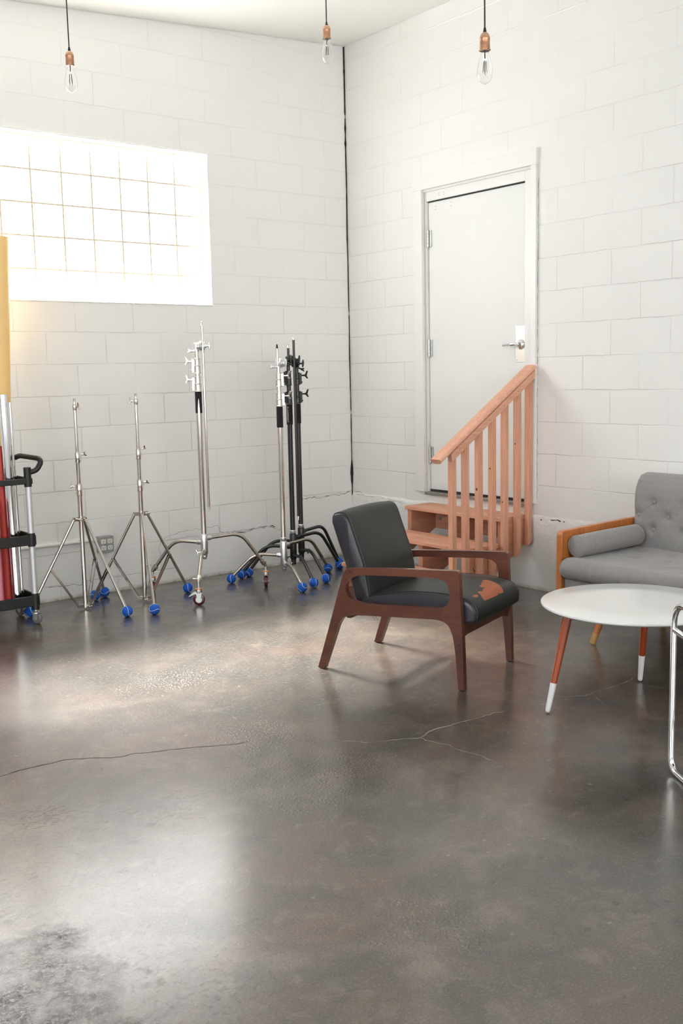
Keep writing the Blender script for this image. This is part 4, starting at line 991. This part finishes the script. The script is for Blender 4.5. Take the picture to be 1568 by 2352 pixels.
# ================================================================ STAIRS
T = thing('wooden_steps', 'redwood three-step stair with handrail leading up to the white door', 'stairs', (-0.42, -1.38, 0))
YA, YB = -1.845, -0.935
for (xa, xb, z, nm) in ((-0.285, -0.030, 0.495, 2), (-0.580, -0.290, 0.330, 2), (-0.860, -0.580, 0.165, 2)):
    wdt = (xb-xa)/2
    for k in range(2):
        bm = NB(); box(bm, xa+wdt*k+0.0015, xa+wdt*(k+1)-0.0015, YA, YB, z-0.026, z); obj('tread_board', bm, 'redwood_y', T, 0, 0.004, 3)
prof = [(-0.83, 0.0), (-0.83, 0.139), (-0.553, 0.139), (-0.553, 0.304), (-0.262, 0.304), (-0.262, 0.469), (-0.013, 0.469), (-0.013, 0.325), (-0.555, 0.0)]
for k, (ya, yb) in enumerate(((YB-0.045, YB-0.007), (-1.41, -1.372), (YA+0.002, YA+0.040))):
    bm = NB(); prism(bm, prof, ya, yb, lambda a, b, w_: (a, w_, b)); s_ = obj('stringer', bm, 'redwood_x', T, 0, 0.002)
    if k == 0:   # ink stamp marks on the inner face
        bm = NB()
        for (cx_, cz_, l_, a_) in ((-0.50, 0.26, 0.035, 0.9), (-0.47, 0.235, 0.045, 0.9), (-0.455, 0.255, 0.04, 0.9), (-0.44, 0.215, 0.03, 0.2), (-0.43, 0.20, 0.04, 0.8)):
            box(bm, -l_/2, l_/2, -0.0004, 0.0004, -0.004, 0.004, mat=Matrix.Translation((cx_, ya-0.0005, cz_)) @ Matrix.Rotation(a_, 4, 'Y'))
        obj('ink_stamp', bm, 'stamp_dark', s_, 0)
bm = NB()
for (cx_, cz_, l_, a_) in ((-0.525, 0.20, 0.02, 1.1), (-0.510, 0.185, 0.025, 0.2), (-0.500, 0.205, 0.018, 0.9), (-0.488, 0.175, 0.02, 0.6)): box(bm, -l_/2, l_/2, -0.0004, 0.0004, -0.003, 0.003, mat=Matrix.Translation((cx_, YA+0.0015, cz_)) @ Matrix.Rotation(a_, 4, 'Y'))
obj('ink_stamp', bm, 'stamp_green', s_, 0)
bm = NB(); box(bm, -0.030, -0.0125, YA+0.042, YB-0.047, 0.315, 0.468); led = obj('ledger_board', bm, 'redwood_y', T, 0, 0.002)
bm = NB(); cyl(bm, (-0.030, -1.030, 0.388), (-0.072, -1.030, 0.388), 0.0045, 10); cyl(bm, (-0.030, -1.03, 0.388), (-0.040, -1.03, 0.388), 0.011, 6); cyl(bm, (-0.0305, -1.03, 0.388), (-0.033, -1.03, 0.388), 0.015, 16); obj('lag_bolt', bm, 'zinc', led, 30)
topz = lambda x: 0.895 + (x+0.758)*0.655   # underside of the rail
xs = [-0.741, -0.632, -0.514, -0.396, -0.284, -0.167, -0.062]
for k, x in enumerate(xs):
    zb = max(0.004, 0.325 + 0.60*(x+0.013)) ; zb2 = max(0.004, 0.325+0.60*(x+0.051)); y0, y1 = -1.885, -1.847
    bm = NB(); P = [(x, zb), (x+0.038, zb2), (x+0.038, topz(x+0.038)+0.035), (x, topz(x)+0.035)]
    prism(bm, P, y0, y1, lambda a, b, w_: (a, w_, b)); bo = obj('baluster', bm, 'redwood', T, 0, 0.0035, 3)
    if k in (2, 3, 4, 5):
        bm = NB(); z = {2: 0.70, 3: 0.82, 4: 0.60, 5: 0.96}[k]
        lathe(bm, [(0, 0), (0.006 if k != 2 else 0.009, 0), (0.005, 0.0006), (0, 0.0008)], mat=axis_mat((x-0.0002, -1.866, z), (-1, 0, 0))); obj('wood_knot', bm, 'knot', bo, 0)
# sub-rail and moulded cap
bm = NB(); P = [(-0.762, 0.889), (-0.772, 0.938), (-0.030, 1.423), (-0.030, 1.372)]
prism(bm, P, -1.911, -1.886, lambda a, b, w_: (a, w_, b)); sr = obj('sub_rail', bm, 'redwood_rail', T, 0, 0.003)
bm = NB()
for k in range(6):
    x = -0.70 + k*0.128; z = topz(x)+0.022; cyl(bm, (x, -1.9105, z), (x, -1.9118, z), 0.0028, 8)
obj('nail_hole', bm, 'knot', sr, 0)
prof = round_poly([(-0.047, 0.004, .003), (-0.047, 0.013, .004), (-0.036, 0.024, .005), (0.036, 0.024, .005), (0.047, 0.013, .004), (0.047, 0.004, .003), (0.030, 0.000, .003), (0.026, -0.010, .002), (-0.026, -0.010, .002), (-0.030, 0.0, .003)], 0.004, 4)
A0, A1 = Vector((-0.862, -1.878, 0.890)), Vector((-0.030, -1.878, 1.434)); dr = (A1-A0).normalized(); up = Vector((-dr.z, 0, dr.x))
bm = NB(); prism(bm, prof, 0, (A1-A0).length, lambda a, b, w_: A0 + dr*w_ + Vector((0, a, 0)) + up*b); obj('handrail_cap', bm, 'redwood_rail', T, 30)

# ================================================================ ARMCHAIR
# local frame: x = forward, y = left side of the sitter (far side from the camera), z = up
AC = math.atan2(-0.942, 0.336)
Ow = Vector((-1.990, -2.736, 0)) - Vector((0.942, 0.336, 0))*0.015
CH = thing('armchair', 'walnut armchair with torn black vinyl cushions in the middle of the floor', 'armchair', Ow + Vector((0.942, 0.336, 0))*0.285, AC, None, True)
outer = [(-.388,.003,.004),(-.351,.003,.004),(-.262,.238,.03),(-.236,.272,.03),(-.181,.287,.03),(.047,.302,.02),(.268,.315,.05),(.318,.302,.04),(.342,.250,.04),(.354,.174,.02),(.368,.003,.004),(.396,.003,.004),(.393,.15,.02),(.388,.275,.02),(.379,.424,.02),(.374,.536,.010),(.366,.546,.010),(.05,.530,.02),(-.200,.513,.012),(-.224,.500,.012),(-.249,.433,.02),(-.329,.182,.02)]
hole = [(-.150,.483,.03),(.05,.495,.02),(.262,.507,.04),(.312,.494,.03),(.330,.440,.03),(.322,.392,.03),(.290,.370,.03),(.048,.357,.02),(-.150,.349,.04),(-.205,.364,.03),(-.224,.410,.03),(-.212,.450,.03)]
outer = round_poly(outer, .01, 5); hole = round_poly(hole, .01, 6)
for s in (-1, 1):
    bm = NB(); ya, yb = (0.255, 0.285) if s > 0 else (-0.285, -0.255)
    prism(bm, outer, ya, yb, lambda a, b, w_: (a, w_, b), hole=hole); fr = obj('side_frame', bm, 'walnut', CH, 30, 0.004, 3)
    bm = NB(); yy = 0.2852*s
    for (a, b) in ((-.192,.497), (-.287,.238)): lathe(bm, [(0, 0.003), (0.004, 0.0028), (0.0072, 0.001), (0.0075, -0.001), (0, -0.001)], mat=axis_mat((a, yy, b), (0, s, 0)))
    lathe(bm, [(0, 0.0006), (0.006, 0.0006), (0.0065, -0.001), (0, -0.001)], mat=axis_mat((0.372, yy, 0.208), (0, s, 0)), mi=1)
    obj('wood_peg', bm, ['peg', 'slot'], fr, 40)
    bm = NB()
    for (a, b) in ((-.370, 0), (.382, 0)): lathe(bm, [(0, 0.0005), (0.009, 0.0005), (0.009, 0.004), (0, 0.004)], (a, (ya+yb)/2, 0)); 
    obj('glide', bm, 'slot', fr, 40)
# rails
bm = NB(); prism(bm, round_poly([(-.256,.225,.004),(-.256,.300,.004),(.256,.300,.004),(.256,.225,.004),(.215,.242,.05),(-.215,.242,.05)], .004, 5), 0.352, 0.376, lambda a, b, w_: (w_, a, b)); obj('front_rail', bm, 'walnut_dark', CH, 30, 0.002)
bm = NB(); prism(bm, [(-.256,.262),(.256,.262),(.256,.312),(-.256,.312)], -0.235, -0.212, lambda a, b, w_: (w_, a, b)); obj('rear_rail', bm, 'walnut_dark', CH, 0, 0.002)
bm = NB(); box(bm, -0.20, -0.18, -0.256, 0.256, 0.485, 0.50); obj('back_stretcher', bm, 'walnut_dark', CH, 0, 0.002)
# cushions: soft slab from a side profile, crowned across the width
def cushion(name, prof, yw, crown, mats, parent, side_mi=1, nrm=None, ny=22, puff=0.012, wr=0.0, seed=0):
    """prof: closed loop of (x,z); crown(x,z,t) -> (dx,dz) displacement with t in -1..1 across"""
    bm = NB(); rows = []; n = len(prof); cxm = sum(p[0] for p in prof)/n; czm = sum(p[1] for p in prof)/n
    ts = [-1, -0.985, -0.95] + [-0.9+1.8*i/ny for i in range(ny+1)] + [0.95, 0.985, 1]
    for t in ts:
        e = max(0, (abs(t)-0.90)/0.10); shrink = 1 - 0.10*e*e*0.5
        row = []
        for (a, b) in prof:
            dx, dz = crown(a, b, t); q = Vector((cxm+(a-cxm)*shrink+dx, 0, czm+(b-czm)*shrink+dz))
            if wr: k_ = noise.noise(Vector((q.x*9, t*4+seed, q.z*9)))*wr; q.x += k_; q.z += k_
            row.append(bm.verts.new((q.x, t*yw, q.z)))
        rows.append(row)
    for i, (A, B) in enumerate(zip(rows, rows[1:])):
        for k in range(n):
            bm.faces.new((A[k], A[(k+1) % n], B[(k+1) % n], B[k]))
    for row, sgn in ((rows[0], -1), (rows[-1], 1)):
        prev = row; c = Vector((cxm, sgn*(yw+puff), czm))
        for fr_ in (0.9, 0.7, 0.4):
            nr = []
            for q in row:
                w_ = 1-fr_; nr.append(bm.verts.new((c.x+(q.co.x-c.x)*fr_, sgn*(yw + puff*(1-fr_**2)), c.z+(q.co.z-c.z)*fr_)))
            for k in range(n): bm.faces.new((prev[k], prev[(k+1) % n], nr[(k+1) % n], nr[k])).material_index = side_mi
            prev = nr
        cc = bm.verts.new(c)
        for k in range(n): bm.faces.new((prev[k], prev[(k+1) % n], cc)).material_index = side_mi
    ring = [[tuple(q.co) for q in rows[j]] for j in (2, -3)]
    return obj(name, bm, mats, parent, 60), ring
def densify(pts, step=0.012):
    out = []
    for k in range(len(pts)):
        a, b = Vector(pts[k]), Vector(pts[(k+1) % len(pts)]); m = max(1, int((b-a).length/step))
        for i in range(m): q = a.lerp(b, i/m); out.append((q.x, q.y))
    return out
seatp = densify(round_poly([(-.175,.300,.02),(-.165,.362,.02),(-.10,.384,.05),(.10,.418,.06),(.30,.424,.06),(.412,.404,.035),(.446,.365,.03),(.440,.306,.02),(.30,.302,.02)], .02, 5))
def seat_crown(a, b, t):
    k = max(0.0, 1-t*t); up_ = max(0.0, (b-0.36)/0.06)
    return (0.010*k*(1 if a > 0.40 else 0), 0.024*min(1.2, up_)*k**0.7)
seat, RG = cushion('seat_cushion', seatp, 0.248, seat_crown, ['leather_seat', 'leather_side'], CH, puff=0.006)
def piping(RG, parent):
    for ring, sg in zip(RG, (-1, 1)):
        bm = NB(); n = len(ring); c = Vector((sum(p[0] for p in ring)/n, ring[0][1], sum(p[2] for p in ring)/n))
        pts = [Vector(p) + (Vector(p)-c).normalized()*0.0012 for p in ring]; tube(bm, pts + [pts[0]], 0.0022, 8, False)
        obj('piping', bm, 'leather_side', parent, 60)
piping(RG, seat)
backp = densify(round_poly([(-.188,.335,.012),(-.212,.430,.03),(-.322,.735,.015),(-.308,.762,.016),(-.262,.770,.02),(-.228,.752,.02),(-.140,.506,.05),(-.112,.350,.015),(-.125,.335,.01)], .02, 5))
bm_ = None
back, RG = cushion('back_cushion', backp, 0.242, lambda a, b, t: (0.018*max(0, 1-t*t)**0.8*(1 if a > -0.22-(b-0.45)*0.30 else 0.0)*max(0.0, math.sin(min(1, max(0, (b-0.34)/0.41))*PI)), 0.010*max(0, 1-t*t)*max(0, (b-0.70)/0.06)), ['leather', 'leather_side'], CH, puff=0.010)
piping(RG, back)
bm = NB()
for (x, y) in ((-0.10, -0.245), (-0.085, -0.24)): tube(bm, [(x, y, 0.30), (x+0.004, y-0.006, 0.285), (x+0.010, y, 0.272), (x+0.018, y-0.004, 0.262)], 0.0006, 5)
obj('loose_thread', bm, 'slot', seat, 60)

# ================================================================ COFFEE TABLE
TC = Vector((-1.500, -3.735, 0)); TR, TH = 0.378, 0.455
T = thing('coffee_table', 'round white coffee table on reddish wooden legs with white tips', 'table', TC)
bm = NB(); lathe(bm, [(0, TH-.019), (TR-.022, TH-.019), (TR-.008, TH-.016), (TR-.001, TH-.010), (TR, TH-.006), (TR-.0015, TH-.002), (TR-.005, TH), (TR*0.6, TH), (0, TH)], TC, 96); obj('tabletop', bm, 'table_white', T, 35)
bm = NB(); 
for k in range(3):
    a = math.radians(90+120*k+30)
lathe(bm, [(0, TH-.040), (TR*0.62, TH-.040), (TR*0.64, TH-.0195), (0, TH-.0195)], TC, 48); obj('under_frame', bm, 'table_white', T, 35)
for (foot, topp) in (((-1.819,-3.551), (-1.744,-3.597)), ((-1.169,-3.541), (-1.215,-3.600)), ((-1.512,-4.113), (-1.508,-4.020))):
    a, b = Vector((*foot, 0.0)), Vector((*topp, TH-.028)); d = (b-a).normalized(); bm = NB()
    t1 = 0.132
    tube(bm, [a+d*t1, a+d*(t1+0.002), b], [0.0138, 0.0140, 0.0195], 24); lg = obj('leg', bm, 'table_wood', T, 50)
    bm = NB(); tube(bm, [a+d*0.0035, a+d*0.006, a+d*0.012, a+d*0.022, a+d*t1], [0.004, 0.0085, 0.0105, 0.0112, 0.0141], 24); obj('white_leg_tip', bm, 'white_tip', lg, 50)

# ================================================================ SOFA
SO = thing('sofa', 'grey tufted sofa with orange wooden arms against the right wall', 'sofa', (-0.5, -3.5, 0))
Y0, Y1 = -2.793, -4.36
def arm(ya, yb):
    bm = NB(); P = round_poly([(-.872,.262,.006),(-.866,.583,.030),(-.300,.594,.02),(-.090,.590,.02),(-.090,.262,.01)], .01, 7)
    prism(bm, P, ya, yb, lambda a, b, w_: (a, w_, b)); return bm
obj('wooden_arm', arm(Y0, Y0-0.036), 'sofa_wood', SO, 30, 0.005, 3); obj('wooden_arm', arm(Y1+0.036, Y1), 'sofa_wood', SO, 30, 0.005, 3)
bm = NB(); box(bm, -0.852, -0.12, Y1+0.037, Y0-0.037, 0.250, 0.333); obj('seat_base', bm, 'fabric', SO, 0, 0.012, 3)
BTN = []
for k in range(-1, 7):
    for j, (dy, z) in enumerate(((0, 0.690), (0.098, 0.614), (-0.0, 0.538))):
        y = -2.958 - 0.19*k + dy
        if Y1+0.06 < y < Y0-0.05: BTN.append((y, z))
# back cushion with tufted buttons
prof = [(-.262,.425),(-.268,.50),(-.270,.58),(-.268,.66),(-.262,.72),(-.250,.765),(-.228,.805),(-.196,.832),(-.155,.842),(-.118,.830),(-.096,.80),(-.088,.70),(-.086,.55),(-.090,.425)]
prof = densify(prof, 0.011)
bm = NB(); rows = []; ny = 150
for i in range(ny+1):
    t = i/ny; y = (Y0-0.040) + (Y1-Y0+0.08)*t; e = min(t, 1-t)*abs(Y1-Y0); rd = max(0, 1-e/0.028); row = []
    for (a, b) in prof:
        sh = 1-0.16*rd*rd; cx_, cz_ = -.178, .62
        q = Vector((cx_+(a-cx_)*sh, y, cz_+(b-cz_)*(1-0.02*rd*rd)))
        if a < -0.19:
            dd = 0.0
            for (by, bz) in BTN:
                r2 = ((y-by)**2+(b-bz)**2); dd += 0.020*math.exp(-r2/(0.024**2)) + 0.006*math.exp(-r2/(0.07**2))
            # diagonal creases between buttons
            q.x += dd
            q.x -= 0.004
        row.append(bm.verts.new(q))
    rows.append(row)
for A, B in zip(rows, rows[1:]):
    for k in range(len(prof)): bm.faces.new((A[k], A[(k+1)%len(prof)], B[(k+1)%len(prof)], B[k]))
bm.faces.new(rows[0][::-1]); bm.faces.new(rows[-1])
bc = obj('back_cushion', bm, 'fabric', SO, 60)
for (by, bz) in BTN:
    bm = NB(); lathe(bm, [(0, 0.006), (0.005, 0.0055), (0.009, 0.003), (0.010, 0), (0.009, -0.003), (0, -0.003)], mat=axis_mat((-0.250, by, bz), (-1, 0, 0.05)), seg=18); obj('button', bm, 'fabric_btn', bc, 60)
bm = NB()
for (by, bz) in BTN:
    if bz > 0.65 or bz < 0.56:
        for s in (1, -1):
            y2, z2 = by+0.098*s*1.0, 0.614
            if not (Y1+0.06 < y2 < Y0-0.045): continue
            n_ = 14; pts = []
            for i in range(1, n_):
                q = i/n_; yy = by+(y2-by)*q; zz = bz+(z2-bz)*q
                dd = sum(0.020*math.exp(-((yy-p[0])**2+(zz-p[1])**2)/(0.024**2)) + 0.006*math.exp(-((yy-p[0])**2+(zz-p[1])**2)/(0.07**2)) for p in BTN)
                pts.append((-0.2725+dd, yy, zz))
            tube(bm, pts, 0.0013, 6)
obj('tuft_crease', bm, 'fabric_btn', bc, 60)
# seat cushion
prof = densify(round_poly([(-.24,.343,.01),(-.24,.436,.02),(-.60,.446,.05),(-.885,.446,.042),(-.915,.395,.045),(-.892,.340,.035),(-.60,.338,.01)], .02, 6), 0.014)
SB = [(-0.40, -2.985), (-0.585, -3.085), (-0.42, -3.185), (-0.60, -3.285), (-0.42, -3.385), (-0.60, -3.49), (-0.42, -3.6), (-0.6, -3.7), (-0.42, -3.8)]
SEAMS = [-3.030, -3.225, -3.43, -3.64, -3.85, -4.06]
bm = NB(); rows = []; ny = 170
for i in range(ny+1):
    t = i/ny; y = (Y0-0.046) + (Y1-Y0+0.092)*t; e = min(t, 1-t)*abs(Y1-Y0); rd = max(0, 1-e/0.035); row = []
    for (a, b) in prof:
        q = Vector((-.57+(a+.57)*(1-0.035*rd*rd), y, .39+(b-.39)*(1-0.22*rd*rd)))
        if b > 0.40:
            dd = sum(0.011*math.exp(-((a-p[0])**2+(y-p[1])**2)/(0.028**2)) for p in SB); q.z -= dd
            q.z += 0.004*noise.noise(Vector((a*6, y*6, 0))) + 0.0035*math.sin((a*0.8+y)*38)*math.exp(-((a+0.72)/0.12)**2)*(1 if y < -3.15 else 0.15)
        if a < -0.80:
            sd = sum(0.005*math.exp(-((y-s)/0.006)**2) for s in SEAMS); q.x += sd; q.x += 0.003*noise.noise(Vector((1, y*9, b*9)))
        row.append(bm.verts.new(q))
    rows.append(row)
for A, B in zip(rows, rows[1:]):
    for k in range(len(prof)): bm.faces.new((A[k], A[(k+1)%len(prof)], B[(k+1)%len(prof)], B[k]))
bm.faces.new(rows[0][::-1]); bm.faces.new(rows[-1])
obj('seat_cushion', bm, 'fabric', SO, 60)
for (fx, fy, tx, ty) in ((-0.812,-2.990,-0.765,-3.055), (-0.812,-4.16,-0.765,-4.10), (-0.20,-2.99,-0.24,-3.05), (-0.20,-4.16,-0.24,-4.10)):
    a, b = Vector((fx, fy, 0.0)), Vector((tx, ty, 0.252)); d = (b-a).normalized(); bm = NB()
    tube(bm, [a+d*0.062, b], [0.0175, 0.0225], 24); lg = obj('leg', bm, 'sofa_wood', SO, 50)
    bm = NB(); tube(bm, [a+d*0.005, a+d*0.0622], [0.0152, 0.0177], 24); obj('leg_tip', bm, 'sofa_tip', lg, 50)
# bolster lies on the seat: its own thing
BO = thing('bolster_cushion', 'grey round bolster cushion lying along the left arm of the sofa', 'cushion', (-0.56, -2.893, 0.449))
bc0, bc1 = Vector((-0.820, -2.889, 0.505)), Vector((-0.315, -2.889, 0.510)); dB = (bc1-bc0).normalized(); lB = (bc1-bc0).length
bm = NB(); R_ = 0.0565; lathe(bm, [(0, -0.012), (0.025, -0.010), (0.045, -0.004), (0.0535, 0.0), (R_, 0.006), (R_+.002, 0.1), (R_+.0025, lB*0.5), (R_+.002, lB-.1), (R_, lB-.006), (0.0535, lB), (0.045, lB+.004), (0.025, lB+.010), (0, lB+.012)], mat=axis_mat(bc0, dB), seg=48); obj('bolster_body', bm, 'fabric', BO, 50)
bm = NB()
for q in (0.002, lB-0.002): lathe(bm, [(0.0550+0.0028*math.cos(2*PI*k/8), q+0.0028*math.sin(2*PI*k/8)) for k in range(9)], mat=axis_mat(bc0, dB), seg=48)
obj('piping', bm, 'fabric_btn', BO, 60)

# ================================================================ CHROME CHAIR at the right edge
A = Vector((-1.976, -4.250, 0)); d1 = Vector((-0.53, -0.848, 0)); d2 = Vector((0.848, -0.53, 0)); RT = 0.0108
T = thing('tubular_chair', 'chrome tube chair cut off by the right picture edge', 'chair', A + d1*0.3 + d2*0.27)
for s in (0, 1):
    O_ = A + d2*0.54*s; bm = NB()
    P = [O_+d1*0.56+Vector((0,0,RT)), O_+Vector((0,0,RT)), O_+Vector((0,0,0.612)), O_+d1*0.50+Vector((0,0,0.612))]
    tube(bm, fillet3(P, [0.055, 0.085], 12), RT, 18); so = obj('side_loop', bm, 'chrome', T, 60)
    bm = NB(); P = [O_+d1*0.012+Vector((0,0,0.516)), O_+d1*0.47+Vector((0,0,0.49))]; tube(bm, P, RT*0.95, 16); obj('seat_rail', bm, 'chrome', so, 60)
    bm = NB(); lathe(bm, [(0, 0.004), (0.004, 0.0035), (0.0062, 0.001), (0.0065, -0.001), (0, -0.001)], mat=axis_mat(O_+Vector((0,0,0.512))-d1*RT, -d1)); obj('rail_bolt', bm, 'chrome', so, 60)
    bm = NB(); cyl(bm, O_+d1*0.14+Vector((0,0,0.628)), O_+d1*0.44+Vector((0,0,0.628)), 0.013, 16); obj('arm_pad', bm, 'black_plastic', so, 60)
bm = NB(); P = [A+d1*0.56+Vector((0,0,RT)), A+d1*0.56+d2*0.54+Vector((0,0,RT))]; tube(bm, P, RT, 18); obj('floor_bar', bm, 'chrome', T, 60)
bm = NB(); P = [A+d1*0.10+d2*0.27+Vector((0,0,0.495))]; R4 = Matrix(((d1.x, d2.x, 0, A.x), (d1.y, d2.y, 0, A.y), (0, 0, 1, 0), (0, 0, 0, 1)))
box(bm, 0.06, 0.46, 0.012, 0.528, 0.487, 0.507, mat=R4); obj('seat', bm, 'leather', T, 0, 0.006, 3)
bm = NB(); box(bm, 0.44, 0.465, 0.012, 0.528, 0.60, 0.86, mat=R4); obj('backrest', bm, 'leather', T, 0, 0.006, 3)
